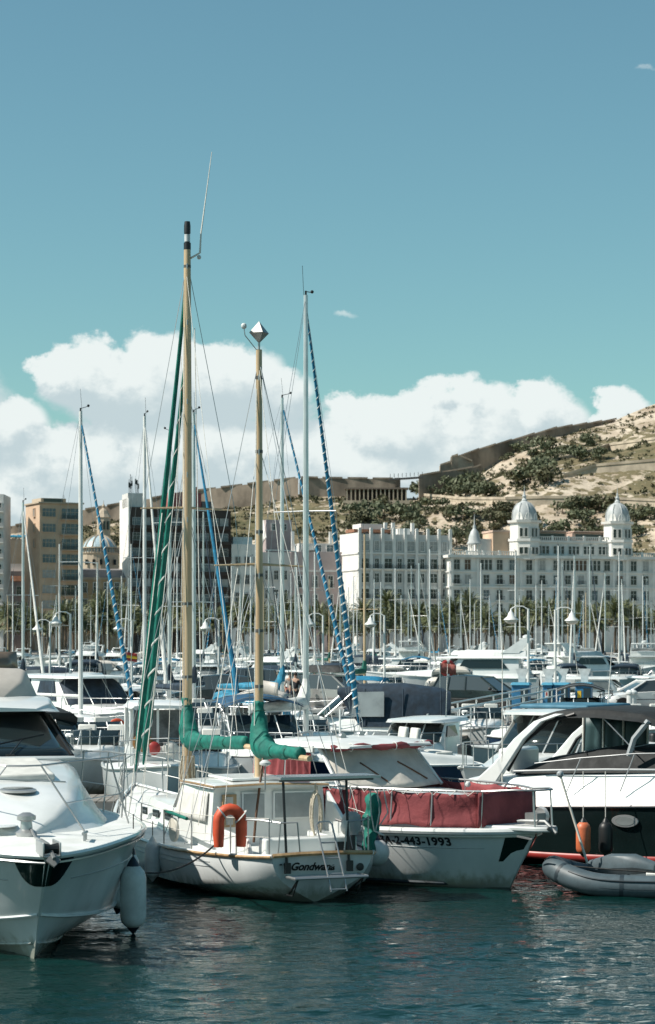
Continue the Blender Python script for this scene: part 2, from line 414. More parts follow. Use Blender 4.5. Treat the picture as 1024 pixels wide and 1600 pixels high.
# retaining walls of the hill road
pale = M('retaining_stone', (.50, .42, .32), .9, var=.2, vs=.2, bump=.6, bs=.8)
def retaining(name, pts, hgt, label):
    rings = []
    for px, py in pts:
        v = on_hill(px, py); rings.append([(v.x, v.y-4, v.z+hgt*.6), (v.x, v.y-4.6, v.z-hgt-4), (v.x, v.y+6, v.z-hgt-4), (v.x, v.y+6, v.z+hgt*.6)])
    o = MB().loft(rings).build(name, pale, smooth=False); tag(o, label, 'wall')
    mb = MB()
    for a, c in zip(rings, rings[1:]):
        A, C = Vector(a[0]), Vector(c[0]); mb.slab([A+Vector((0, 0, .9)), C+Vector((0, 0, .9)), C+Vector((0, 0, -.1)), A+Vector((0, 0, -.1))], .6)
    mb.build('parapet', pale, o, smooth=False)['kind'] = 'stuff'
retaining('retaining_wall', [(655, 778), (720, 786), (790, 788), (850, 784), (930, 786), (1030, 793), (1150, 797)], 1.6, 'pale retaining wall of the hill road behind the domed building')
retaining('terrace_wall', [(830, 756), (880, 748), (930, 738), (1040, 728)], 1.0, 'short pale terrace wall high on the right slope')
retaining('zigzag_wall', [(850, 728), (900, 715), (950, 702), (1040, 690)], .8, 'pale zigzag path wall near the hilltop')
v = on_hill(588, 786)
pg = E('hill_pavilion', (v.x, v.y-3, v.z-1), label='long dark pillared pavilion below the bastion wall', cat='pavilion')
dk = M('pavilion_dark', (.045, .04, .035), .8, var=.2)
MB().box((0, 0, 5.6), (25, 7, .6)).build('roof', M('pavilion_roof', (.20, .16, .13), .8, var=.2), pg)
MB().box((0, 2.5, 2.6), (24, 1, 5.4)).build('back_wall', dk, pg); MB().box((0, 0, .1), (26, 8, 1.4)).build('plinth', pale, pg)
pm = MB().box((0, 0, 3), (.5, .5, 5)).mesh('pillar', MATS['retaining_stone'])
for i in range(15): link('pillar', pm, pg, (-11.6+i*1.66, -3, 0))
# ---------------------------------------------------------------- vegetation on the hill
leafd = M('leaf_dark', (.125, .135, .07), .7, var=.3, vs=.5, col2=(.07, .085, .045)); leafm = M('leaf_olive', (.11, .105, .050), .75, var=.3, vs=.5, col2=(.06, .062, .03))
leafp = M('leaf_palm', (.15, .16, .068), .5, var=.3, vs=1.2, col2=(.075, .09, .038)); leafdry = M('leaf_dry', (.21, .155, .075), .8, var=.3, vs=1)
trunkm = M('trunk_bark', (.16, .115, .075), .9, var=.3, vs=4, bump=.6, bs=8)
def leaf_cloud(seed, n, size, flat=.7, mat=leafd, lobes=6):
    r = random.Random(seed); mb = MB(); cs = []
    for i in range(lobes):
        a = r.random()*6.28; d = r.random()**.5*.6
        cs.append((cos(a)*d, sin(a)*d, .35+r.random()*.5*flat, .3+r.random()*.3))
    for i in range(n):
        c = r.choice(cs); u = Vector((r.gauss(0, 1), r.gauss(0, 1), r.gauss(0, 1))).normalized()*(c[3]*(.65+.4*r.random()))
        q = Vector(c[:3])+Vector((u.x, u.y, u.z*flat)); s = size*(.6+.8*r.random())
        nn = (u.normalized()+.6*Vector((r.gauss(0, 1), r.gauss(0, 1), r.gauss(0, 1)))).normalized(); t1 = nn.orthogonal().normalized(); t2 = nn.cross(t1)
        a = r.random()*6.28; t1, t2 = t1*cos(a)+t2*sin(a), t2*cos(a)-t1*sin(a)
        mb.add([q-t1*s, q+t2*s*.55, q+t1*s, q-t2*s*.55], [(0, 1, 2, 3)])
    return mb.mesh('foliage', mat, False, fix=False)
crowns = [leaf_cloud(i, 230, .13, .75, m) for i, m in enumerate((leafd, leafd, leafm, leafm, leafd))]
tm = MB().tube([(0, 0, 0), (.02, 0, .25), (0, .03, .55)], [.05, .04, .02], 5).mesh('trunk', trunkm)
rv = random.Random(11)
def hill_tree(px, py, s, label, group, k=None):
    v = on_hill(px, py); k = rv.randrange(5) if k is None else k
    root = E('hill_tree', (v.x, v.y-1, v.z-.3), rv.random()*6.28, label, 'tree', group); root.scale = (s, s, s*rv.uniform(.75, 1.15))
    link('trunk', tm, root); link('crown', crowns[k], root)
for (xa, xb, ya, yb, n, s, k, lab) in [(660, 770, 756, 780, 30, 5.5, 0, 'dark pine in the grove beside the fortress wall'), (785, 935, 694, 722, 22, 4.6, 1, 'dark bushy tree on the upper right slope'),
        (545, 700, 792, 845, 26, 5.2, 0, 'bushy tree below the dark pavilion'), (700, 830, 800, 860, 20, 5.2, 2, 'tree on the slope between turret and hill road'),
        (850, 1024, 796, 845, 26, 5.4, None, 'tree on the slope behind the domed roofs'), (800, 860, 735, 765, 12, 6, 0, 'dark tree above the hill road near the middle of the slope'), (190, 400, 800, 826, 10, 4, 2, 'bush under the long rampart')]:
    for i in range(n):
        px = rv.uniform(xa, xb); yy = rv.uniform(ya, yb)
        
        hill_tree(px, yy, s*rv.uniform(.6, 1.2), lab, lab.replace('tree', 'trees'), k if rv.random() < .7 else None)
shm = [leaf_cloud(40+i, 60, .2, .7, m, 4) for i, m in enumerate((leafm, leafd, leafm))]
mb = MB(); rs = random.Random(5); cnt = 0
proto = [(np.array([v.co[:] for v in me.vertices]), [tuple(q.vertices) for q in me.polygons]) for me in (leaf_cloud(60+i, 16, .34, .6, leafm, 3) for i in range(4))]
VV = []; FF = []; base = 0
for i in range(9500):
    px = rs.uniform(-60, 1080); t = rs.uniform(.08, .985)
    v = terr(px, t); k = MN.noise(Vector((v.x*.02, v.y*.03, 9)))
    if rs.random() > .55+k*1.1: continue
    s = rs.uniform(.5, 1.7)*(1.25 if k > .2 else 1); pv, pf = proto[rs.randrange(4)]; a = rs.random()*6.28
    R = np.array([[cos(a), -sin(a), 0], [sin(a), cos(a), 0], [0, 0, 1]])
    VV.append(pv @ R.T*s+np.array([v.x, v.y, v.z-.2])); FF += [tuple(q+base for q in f) for f in pf]; base += len(pv)
me = bpy.data.meshes.new('hill_scrub'); me.from_pydata(np.concatenate(VV).tolist(), [], FF); me.materials.append(leafm)
tag(link('hill_scrub', me), 'low olive scrub scattered over the rocky hillside', 'scrub', kind='stuff')

# ================================================================ BUILDINGS
FR = {}
def wmesh(w, h, fm, gm, fw=.16, dep=.22, arch=False, bars=1):
    k = (round(w, 2), round(h, 2), fm.name, gm.name, arch, bars)
    if k in FR: return FR[k]
    mb = MB(); pr = -dep
    mb.box((-w/2-fw/2, pr/2, h/2), (fw, dep, h+2*fw)); mb.box((w/2+fw/2, pr/2, h/2), (fw, dep, h+2*fw))
    mb.box((0, pr/2, h+fw/2), (w, dep, fw)); mb.box((0, pr/2-.06, -fw/2), (w+.3, dep+.12, fw))
    if arch: mb.slab([(cos(a)*(w/2+fw), pr/2, h+fw+sin(a)*w*.35) for a in [pi*i/8 for i in range(9)]], dep)
    pane = MB().box((0, -.03, h/2), (w-.02, .05, h-.02))
    bar = MB()
    for i in range(bars): bar.box((-w/2+w*(i+1)/(bars+1), -.07, h/2), (.07, .04, h-.02))
    if h > 1.3: bar.box((0, -.071, h*.62), (w-.03, .035, .07))
    FR[k] = (mb.mesh('window', fm, False), pane.mesh('pane', gm, False), bar.mesh('glazing_bar', fm, False)); return FR[k]
def win(par, x, z, w, h, fm, gm, y=0, **k):
    f, g, s = wmesh(w, h, fm, gm, **k); o = link('window', f, par, (x, y, z)); link('pane', g, o); link('glazing_bar', s, o); return o
BAL = {}
iron = M('iron_railing', (.025, .03, .03), .6, var=0)
def balcony(par, x, z, w, d, mat, rail=iron, h=1.0, y=0, solid=False):
    k = (round(w, 1), d, mat.name, rail.name, solid)
    if k not in BAL:
        s = MB().box((0, -d/2, 0), (w, d, .18)).mesh('balcony', mat, False); r = MB()
        if solid: r.box((0, -d+.06, h/2+.09), (w-.02, .08, h))
        else:
            r.box((0, -d+.05, h+.05), (w-.04, .06, .06)); n = int(w/.22)
            for i in range(n+1): r.box((-w/2+.05+i*(w-.1)/n, -d+.05, h/2+.05), (.045, .045, h-.1))
        BAL[k] = (s, r.mesh('balcony_railing', rail, False))
    o = link('balcony', BAL[k][0], par, (x, y, z)); link('railing', BAL[k][1], o)
def wallm(n, c, **k): return M(n, c, .9, var=.10, vs=.25, bump=.15, bs=3, vd=6, **k)
pw = wallm('plaster_white', (.78, .76, .72)); pg1 = wallm('plaster_pale_grey', (.62, .61, .59)); por = wallm('render_apricot', (.58, .42, .30)); poc = wallm('render_ochre', (.50, .36, .22))
ppk = wallm('render_mauve', (.43, .35, .34)); prd = wallm('render_red', (.36, .11, .10)); pst = wallm('stone_beige', (.45, .37, .28)); pdk = wallm('cladding_brown', (.055, .043, .038)); pgd = wallm('render_dark_grey', (.20, .19, .19))
winf = M('window_frame_white', (.62, .61, .58), .7, var=0); gw = M('window_glass', (.02, .028, .032), .08, var=0); gsh = M('window_blind', (.40, .40, .38), .7, var=.15, vs=1); gbl = M('window_blue_glass', (.13, .18, .21), .12, var=.3, vs=.6)
gsh2 = M('window_shutter_brown', (.13, .085, .055), .7, var=.15, vs=1); frg = M('window_frame_grey', (.34, .34, .33), .7, var=0); tile = M('roof_tile', (.36, .17, .10), .85, var=.25, vs=1.2)
def bld(name, px, D, rz, label, z0=1.4):
    return E(name, ((px-512)/F*D, D, z0), radians(rz), label, 'building')
def zz(py, D): return H+(YH-py)/F*D-1.4
def block(par, name, x0, x1, z0, z1, mat, depth=14, y=0):
    return MB().box(((x0+x1)/2, y+depth/2, (z0+z1)/2), (x1-x0, depth, z1-z0)).build(name, mat, par, smooth=False)
# --- grand domed white building
D = 552; t = bld('grand_building', 704, D, 15, 'grand white seafront building with two grey domed towers')
Z = lambda py: zz(py, D); s = D/F
Wd = 66.0; main = Z(869); att = Z(845)
block(t, 'wall', 0, Wd, 0, main, pw, 16)
cor = pw
for py, pr, hh in ((869, .9, .7), (893, .35, .3), (917, .45, .4), (941, .3, .3), (960, .5, .5)):
    MB().box((Wd/2, 8-pr/2, Z(py)), (Wd+2*pr, 16+pr, hh)).build('cornice', pw, t, smooth=False)
bm1 = MB().lathe([(.10, 0), (.16, .2), (.1, .55), (.14, .8)], 6).mesh('baluster', pw)
def balus(x0, x1, z, y):
    MB().box(((x0+x1)/2, y, z+1.0), (x1-x0, .3, .18)).build('balustrade_rail', pw, t, smooth=False)
    mb = MB()
    n = int((x1-x0)/.55)
    for i in range(n): mb.box((x0+(i+.5)*(x1-x0)/n, y, z+.5), (.22, .22, .8))
    for i in range(int((x1-x0)/4.4)+1): mb.box((x0+min(i*4.4, x1-x0), y, z+.65), (.5, .42, 1.3))
    o = mb.build('balustrade', pw, t, smooth=False); o['kind'] = 'stuff'
balus(0, 19, main+.3, .1); balus(48, Wd, main+.3, .1)
block(t, 'attic_wall', 23, 44.5, main, att, pw, 13, 1.2); MB().box((33.7, 7, att+.2), (22.4, 12.6, .5)).build('cornice', pw, t, smooth=False); balus(23.5, 44.2, att+.4, .9)
for i in range(5):
    for k in range(3): win(t, 25.6+i*4.15+(k-1)*1.05, main+.9, .78, 2.0, winf, gw, y=1.2, arch=True, bars=0, fw=.12)
cols = [1.7, 4.6, 9.6, 13.2, 16.6, 21.2, 24.8, 28.6, 31.8, 35.4, 39.2, 42.6, 46.2, 50.0, 53.4, 57.4, 61.4, 64.4]
for r, (py, hh) in enumerate(((890, 2.6), (912, 2.3), (937, 2.5), (956, 2.0), (978, 2.6))):
    for i, x in enumerate(cols):
        tri = i in (2, 8, 9, 10) and r == 0
        w = 1.6 if not tri else .85
        for dx in ((-1.1, 0, 1.1) if tri else (0,)):
            win(t, x+dx, Z(py), w, hh, winf, (gw, gw, gsh, gw, gbl, gw, gw, gsh2)[(i*7+r*3) % 8], arch=(r == 2 and i % 2 == 0), bars=1 if not tri else 0)
        if r in (2, 3) and i % 2 == 1: balcony(t, x, Z(py)-.15, 2.5, .8, pw)
        elif r == 1 and i % 3 == 0: balcony(t, x, Z(py)-.15, 2.4, .6, pw)
for x in (0.4, 7.3, 19, 23, 30.2, 37.3, 44.5, 48.2, 55.6, 65.6):
    MB().box((x, -.12, main/2), (.7, .3, main-1)).build('pilaster', pw, t, smooth=False)
dome = M('dome_zinc', (.46, .48, .48), .6, var=.15, vs=.8, streak=.4)
def tower(x, w):
    o = E('tower', (x, 2.6, main)); o.parent = t; hb = Z(811)-main
    MB().lathe([(w*.56, -.6), (w*.56, hb*.42), (w*.60, hb*.43), (w*.60, hb*.5), (w*.53, hb*.5), (w*.53, hb*.93), (w*.62, hb*.94), (w*.64, hb)], 8).build('tower_wall', pw, o, smooth=False)
    o2 = MB().lathe([(w*.43, hb), (w*.44, hb+1.2), (w*.415, hb+2.5), (w*.35, hb+3.6), (w*.24, hb+4.5), (w*.12, hb+5.0), (w*.08, hb+5.2)], 16).build('dome', dome, o)
    MB().lathe([(.65, hb+5.0), (.78, hb+5.3), (.42, hb+5.8), (.6, hb+6.3), (.25, hb+6.9), (.28, hb+7.3), (.08, hb+7.8), (.03, hb+9.2)], 8).build('finial', dome, o)
    for k in range(8):
        a = pi/8+k*pi/4+pi/8
        MB().tube([(cos(a)*w*q, sin(a)*w*q, hb+h) for q, h in ((.435, .2), (.445, 1.2), (.42, 2.5), (.355, 3.6), (.245, 4.5))], .13, 5).build('rib', dome, o)
    for k in (5, 6, 7):
        a = k*pi/4-pi/8+pi/8; 
        mb = MB(); q = Vector((cos(a), sin(a), 0)); tt = Vector((-sin(a), cos(a), 0)); c = q*(w*.40)
        mb.slab([c+tt*.9*cos(i*pi/8)*1.1+Vector((0, 0, hb+.2+1.9*sin(i*pi/8))) for i in range(9)], .5); mb.build('dormer', pw, o, smooth=False)
        for zb, ww, hh in ((hb*.55, .75, 2.2), (hb*.08, .9, 1.7)):
            for sgn in (-1, 1):
                f, gg, ss = wmesh(ww, hh, winf, gw, fw=.12, bars=0)
                rr = w*.53*cos(pi/8) if zb > hb*.3 else w*.56*cos(pi/8)
                a2 = (k*pi/4)+pi/8 if False else k*pi/4+pi/8
                q2 = Vector((cos(a2), sin(a2), 0)); t2 = Vector((-sin(a2), cos(a2), 0))
                wo = link('window', f, o, q2*(rr+.02)+t2*sgn*.62+Vector((0, 0, zb)), (0, 0, a2+pi/2)); link('pane', gg, wo)
tower(20.9, 7.4); tower(46.6, 7.2)
o = E('corner_cupola', (7.2, 2.2, main)); o.parent = t
for k in range(8):
    a = k*pi/4+.2; MB().tube([(1.5*cos(a), 1.5*sin(a), 0), (1.5*cos(a), 1.5*sin(a), 3.2)], .22, 6).build('column', pw, o)
MB().lathe([(1.9, 3.1), (1.95, 3.5), (1.6, 4.0), (1.45, 5.2), (1.0, 6.4), (.4, 7.2), (.45, 7.6), (.15, 8.4), (.12, 9.6), (.03, 11)], 12).build('cupola_roof', dome, o); MB().lathe([(2.1, -.3), (2.1, .3)], 12).build('cupola_base', pw, o)
ppe = wallm('render_peach', (.55, .40, .32)); block(t, 'roof_house', 12.5, 18.6, main, Z(829), por, 8, 3); MB().box((15.6, 7, Z(828)), (6.6, 8.6, .5)).build('roof_slab', ppe, t, smooth=False); block(t, 'roof_room', 8.6, 12.4, main, Z(840), pw, 6, 4)
block(t, 'penthouse', 24.4, 33, att, Z(827), ppe, 8, 4); block(t, 'penthouse', 34.6, 44, att, Z(829), ppe, 8, 4)
for x in (28.7, 39.3): MB().box((x, 6.5, Z(826.5)), (9, 6.5, .35)).build('roof_slab', ppe, t, smooth=False); MB().box((x, 3.94, att+1.6), (7.6, .06, 1.5)).build('terrace_glazing', gw, t, smooth=False)
# --- white pilastered block
D = 548; t = bld('white_block', 560, D, 20, 'white block with round-topped roof piers beside the domed building'); Z = lambda py: zz(py, D)
block(t, 'wall', 0, 25.5, 0, Z(834), pg1, 13); block(t, 'sunlit_side_wall', -.05, .3, 0, Z(832), pw, 13.2, -.05)  # whiter slab on the left side: its sunlight is put into the plaster colour
MB().box((12.7, 6.4, Z(864)), (26, 13.6, .4)).build('cornice', pw, t, smooth=False); MB().box((12.7, 6.4, Z(890)), (26, 13.5, .35)).build('cornice', pw, t, smooth=False)
for i in range(9):
    x = .35+i*3.1
    MB().box((x, -.2, Z(834)/2+.6), (.75, .5, Z(834)+1.2)).build('pier', pw, t, smooth=False); MB().lathe([(.02, -.5), (.42, -.49), (.42, .01), (.02, .02)], 12, (x, .05, Z(834)+1.2), 'y').build('pier_cap', pw, t)
    if i < 8:
        for r, (py, hh) in enumerate(((861, 2.4), (889, 2.5), (911, 2.3), (936, 2.4), (958, 2.2))):
            w = 2.0 if i % 2 == 0 else 1.1
            win(t, x+1.55, Z(py)+.2, w, hh, pw, gsh if r == 0 else gw, bars=1, arch=(r == 3 and i % 2 == 0))
            if r in (1, 3): balcony(t, x+1.55, Z(py)+.05, 2.7, .8, pw)
block(t, 'roof_room', 3, 9, Z(834), Z(816), pw, 6, 6); MB().box((5, 6, Z(828)), (10, 6, .8)).build('tile_roof', tile, t, smooth=False); block(t, 'roof_room', 14, 17, Z(834), Z(822), pw, 4, 7)
for x in (10.5, 12.6, 18): MB().box((x, 8, Z(822)), (.8, .8, 3)).build('chimney', pw, t, smooth=False)
# --- low mauve and grey houses in the gap
D = 556; t = bld('grey_terrace_house', 455, D, 12, 'low pale grey house between dark tower and white block'); Z = lambda py: zz(py, D)
block(t, 'wall', 0, 16.6, 0, Z(862), ppk, 12); block(t, 'upper_storey', 2.6, 16, Z(862), Z(848), pg1, 9, 2.5); MB().box((8.3, 6, Z(892)), (17, 12.6, .4)).build('cornice', pg1, t, smooth=False)
for i in range(4):
    win(t, 2.3+i*4, Z(918), 1.2, 3.0, winf, gw); win(t, 2.3+i*4, Z(945), 1.2, 2.6, winf, gw); balcony(t, 2.3+i*4, Z(918)-.1, 2, .7, pg1)
    win(t, 4.3+i*3.2, Z(861), 1.7, 1.7, winf, gbl, y=2.5, bars=1)
MB().box((9.5, 2.2, Z(872)), (12.5, .1, 1.1)).build('terrace_screen', gsh, t, smooth=False); MB().box((6, 1.8, Z(859)), (3, 2, .12)).build('parasol', winf, t)
for x in (2, 12, 13.4): MB().box((x, 8, Z(843)), (.7, .7, 5)).build('chimney', pw, t, smooth=False)
D = 575; t = bld('mauve_house', 416, D, 15, 'tall mauve house with a flared roof edge behind the wooden mizzen mast'); Z = lambda py: zz(py, D)
block(t, 'wall', 0, 7, 0, Z(812), ppk, 9); MB().slab([(-.02, -.3, Z(840)), (-.02, 2.5, Z(812)), (-.02, 6, Z(812)), (-.02, 6, Z(850))], .3).build('gable', pw, t, smooth=False); win(t, 5, Z(828), 1, 1.6, winf, gw); win(t, 2, Z(828), 1, 1.6, winf, gw)
D = 552; t = bld('white_corner_house', 362, D, 14, 'white low house with satellite clutter right of the dark tower'); Z = lambda py: zz(py, D)
block(t, 'wall', 0, 8, 0, Z(850), pw, 9); block(t, 'wing', 8, 15.5, 0, Z(862), pg1, 9, .6); block(t, 'roof_room', 1, 6, Z(850), Z(838), pw, 5, 3)
for i in range(3):
    for py in (884, 912, 940): win(t, 1.6+i*2.4, Z(py), 1.1, 2.2, frg, gw)
for i in range(3):
    for py in (905, 935): win(t, 9.4+i*2.3, Z(py), 1.1, 2.3, winf, gw, y=.6)
# --- dark brown tower with window bands
D = 545; t = bld('dark_apartment_tower', 203, D, 16, 'dark brown apartment tower with pale window bands'); Z = lambda py: zz(py, D)
block(t, 'wall', 0, 26, 0, Z(792), pdk, 14); block(t, 'blank_side_wall', -.4, 0, 0, Z(778), pw, 12, -.2); block(t, 'roof_block', -.4, 4, Z(792), Z(770), pg1, 8, .5); block(t, 'roof_block', 10.5, 19, Z(792), Z(767), prd, 6, 3); block(t, 'roof_block', 19.2, 22, Z(792), Z(780), pgd, 5, 3)
for i, py in enumerate((820, 844, 868, 892, 916, 940, 964)):
    MB().box((13, -.35, Z(py)-.5), (26, .7, .9)).build('spandrel', pdk, t, smooth=False)
    for j in range(10): win(t, 1.7+j*2.5, Z(py)+.1, 2.0, 1.75, frg, [gbl, gsh, gbl, gw][(i*3+j*5) % 4], bars=1, fw=.1, dep=.12)
mb = MB()
for i in range(6): mb.tube([(i*.55, 1+(i % 3), Z(772)), (i*.55, 1+(i % 3), Z(772)+random.uniform(2.5, 6.5))], .07, 4); mb.box((i*.55, 1+(i % 3), Z(772)+random.uniform(2, 4.5)), (.35, .2, 1.3))
mb.build('antenna_cluster', iron, t); MB().box((17.8, 4, Z(764)), (.8, .8, 2.2)).build('chimney', prd, t)
# --- church dome and ochre house
D = 610; t = bld('domed_church', 158, D, 10, 'church with blue-grey tiled dome and lantern behind the houses'); Z = lambda py: zz(py, D)
ctile = M('dome_blue_tile', (.42, .53, .58), .35, var=.12, vs=3)
MB().lathe([(5.4, 0), (5.4, Z(866)), (5.7, Z(864)), (5.7, Z(862))], 16, (0, 6, 0)).build('drum', pst, t, smooth=False)
rd = 5.0; zb = Z(863)
MB().lathe([(rd*cos(a), zb+rd*1.02*sin(a)) for a in [i*pi/20 for i in range(10)]]+[(.3, zb+rd*1.02)], 24, (0, 6, 0)).build('dome', ctile, t)
for k in range(12): MB().tube([(rd*1.01*cos(a)*cos(k*pi/6), 6+rd*1.01*cos(a)*sin(k*pi/6), zb+rd*1.03*sin(a)) for a in [i*pi/18 for i in range(9)]], .22, 5).build('rib', pst, t)
mb = MB()
for k in range(40): mb.box((5.6*cos(k*pi/20), 6+5.6*sin(k*pi/20), Z(858)-.4), (.3, .3, 1.2))
mb.lathe([(5.7, Z(854)-.3), (5.7, Z(854))], 20, (0, 6, 0)).build('balustrade', pst, t, smooth=False)
MB().lathe([(1.9, Z(835)), (1.9, Z(806)), (2.2, Z(805)), (1.6, Z(800)), (1.1, Z(794)), (.3, Z(790)), (.5, Z(787)), (.1, Z(783)), (.05, Z(778))], 8, (1.5, 11, 0)).build('bell_lantern', pst, t, smooth=False)
for a in (-2.2, -1.57, -.9): MB().box((1.5+1.9*cos(a), 11+1.9*sin(a), Z(818)), (.6, .6, 2.4), rz=a).build('belfry_opening', gw, t, smooth=False)
for k in range(5): MB().box((-4+k*2, .4+abs(k-2)*.7, Z(878)), (.7, .5, 1.5)).build('window', gw, t, smooth=False)
D = 545; t = bld('ochre_house', 122, D, 14, 'ochre house with balconied windows below the church dome'); Z = lambda py: zz(py, D)
block(t, 'wall', 0, 14, 0, Z(905), poc, 12); MB().box((7, 6, Z(904)), (14.6, 12.8, .6)).build('cornice', pst, t, smooth=False); MB().slab([(0, 0, Z(903)), (14, 0, Z(903)), (14, 6, Z(888)), (0, 6, Z(888))], .3).build('roof', pgd, t, smooth=False)
for i in range(5):
    for r, py in enumerate((926, 952, 976)): win(t, 1.7+i*2.7, Z(py), 1.05, 2.5, winf, gw); balcony(t, 1.7+i*2.7, Z(py)-.1, 1.9, .6, pst)
# --- apricot apartment tower
D = 535; t = bld('apricot_apartment_tower', 62, D, 26, 'tall apricot apartment tower with glazed balconies'); Z = lambda py: zz(py, D)
block(t, 'wall', 0, 11.2, 0, Z(786), por, 11); block(t, 'penthouse', 1, 7.5, Z(786), Z(777), pst, 7, 2); MB().box((5.5, 5.4, Z(785)), (11.8, 11.8, .35)).build('roof_slab', pst, t, smooth=False)
for i in range(8):
    py = 808+24*i
    win(t, 2.4, Z(py)+.2, 3.4, 2.0, por, gbl if i < 4 else gsh, bars=3, dep=.12)
    win(t, 8.0, Z(py)-.2, 4.6, 2.5, por, gbl if i != 5 else gw, bars=3, dep=.1); balcony(t, 8.0, Z(py)-.5, 5.6, 1.1, por, gsh if i in (1,) else iron, 1.0)
    if i < 3:
        f, gg, ss = wmesh(1.1, 2.0, por, gsh); wo = link('window', f, t, (-.02, 4.0, Z(py)+.3), (0, 0, -pi/2)); link('pane', gg, wo)
mb = MB(); mb.box((4.2, 1.96, Z(781)), (5, .06, 1.0)); mb.build('penthouse_glazing', gw, t, smooth=False); MB().tube([(8, 5, Z(786)), (8, 5, Z(770))], .06, 4).build('aerial', iron, t)
# --- brick house with blue tarpaulin, low houses and pale tower at the edge
D = 560; t = bld('tarp_roof_house', 5, D, 12, 'old stone house with a blue tarpaulin on its roof'); Z = lambda py: zz(py, D)
block(t, 'wall', 0, 6.4, 0, Z(842), pst, 9); mb = MB()
mb.grid([[(x*.68-.1, y*1.2, Z(841)+.2+(.9-abs(y-1.5)*.5)+.22*MN.noise(Vector((x*1.1, y*1.3, 2)))) for x in range(10)] for y in range(4)]); mb.build('tarpaulin', cyan, t, solid=.1)
D = 545; t = bld('mauve_terrace', -30, D, 12, 'mauve and white terraced houses below the tarpaulin roof'); Z = lambda py: zz(py, D)
block(t, 'wall', 0, 11, 0, Z(892), ppk, 9); block(t, 'upper_storey', 5, 10.6, Z(892), Z(880), pw, 5, 2); MB().slab([(0, -.4, Z(908)), (11, -.4, Z(908)), (11, 0, Z(900)), (0, 0, Z(900))], .2).build('tile_eave', tile, t, smooth=False)
for i in range(4):
    for py in (930, 955): win(t, 1.4+i*2.7, Z(py), 1.1, 2.2, winf, gw)
D = 530; t = bld('balcony_tower', -60, D, 0, 'pale balconied apartment tower cut by the picture edge'); Z = lambda py: zz(py, D)
block(t, 'wall', 0, 10.2, 0, Z(772), pg1, 12)
for i in range(8): balcony(t, 8.0, Z(800+24*i), 4.6, 1.2, pw, frg, 1.0, solid=True); win(t, 8.0, Z(800+24*i)+.3, 3.4, 1.9, winf, gw, bars=2)
# ================================================================ PALMS
def palm_crown(seed, n=46, L=3.9):
    r = random.Random(seed); mb = MB(); dry = MB()
    for i in range(n):
        a = i*2.39996+r.gauss(0, .15); e = radians(82-128*(i/n)**.9+r.gauss(0, 6)); Lf = L*r.uniform(.8, 1.1)*(1 if i < n*.8 else .8)
        pts = []; p0 = Vector((cos(a)*.18, sin(a)*.18, 0)); d = Vector((cos(a)*cos(e), sin(a)*cos(e), sin(e)))
        S = 9
        for k in range(S+1):
            pts.append(p0.copy()); p0 = p0+d*(Lf/S); d = (d+Vector((0, 0, -.105-.05*k/S))).normalized()
        tgt = mb if i < n*.86 else dry
        for k in range(S):
            q0, q1 = pts[k], pts[k+1]; t = (q1-q0).normalized(); sd_ = Vector((-sin(a), cos(a), 0)); up = sd_.cross(t); 
            tgt.add([q0-up*.03, q1-up*.02, q1+up*.02, q0+up*.03], [(0, 1, 2, 3)])
            for j in (0, .5):
                q = q0.lerp(q1, j); fr = (k+j)/S; ll = .82*sin(pi*min(.97, fr*.85+.15))+.1
                for sg in (-1, 1):
                    tip = q+sd_*sg*ll*.8+t*ll*.55-Vector((0, 0, 1))*ll*r.uniform(.15, .5)
                    tgt.add([q, q+t*.2, tip], [(0, 1, 2)])
    return mb.mesh('crown', leafp, False, fix=False), dry.mesh('dead_fronds', leafdry, False, fix=False)
pc = [palm_crown(i, 62+4*i) for i in range(3)]
def ptrunk(h):
    n = 14; return MB().tube([(.12*sin(i*.4), 0, h*i/n) for i in range(n+1)], [(.33 if i % 2 else .28)*(1.3-.35*min(1, i/3))*(1.25 if i > 12 else 1) for i in range(n+1)], 7).mesh('trunk', trunkm)
pt = [ptrunk(h) for h in (7.0, 8.6, 12.0)]
rp = random.Random(21)
spots = []
for i in range(92):
    px = -10+i*11.4+rp.uniform(-6, 6); D = rp.choice((472, 482, 496, 512))+rp.uniform(-3, 3); spots.append((px, D, rp.choice((0, 0, 1, 1, 1)), rp.uniform(.85, 1.12)))
for px, top in ((190, 895), (733, 905), (607, 905), (157, 905), (905, 930), (818, 925), (520, 940), (985, 935)): spots.append((px, 500, 2, .82+(930-top)*.006))
for px, D, k, s in spots:
    bl = [w for lim, w in ((62, 'mauve terrace'), (125, 'apricot tower'), (203, 'ochre house'), (362, 'dark tower'), (455, 'white corner house'), (540, 'pale grey house'), (704, 'white pilastered block'), (9999, 'domed grand building')) if px < lim][0]
    lab = ('tall slim date palm before the '+bl, 'tall palms before the '+bl) if k == 2 else ('date palm before the '+bl, 'date palms before the '+bl)
    root = E('date_palm', ((px-512)/F*D, D, 1.4), rp.random()*6.28, lab[0], 'palm', lab[1]); root.scale = (s, s, s)
    tr = link('trunk', pt[k], root); h = (7.0, 8.6, 12.0)[k]; m = pc[rp.randrange(3)]
    link('crown', m[0], root, (.12*sin(5.6), 0, h)); link('dead_fronds', m[1], root, (.12*sin(5.6), 0, h))
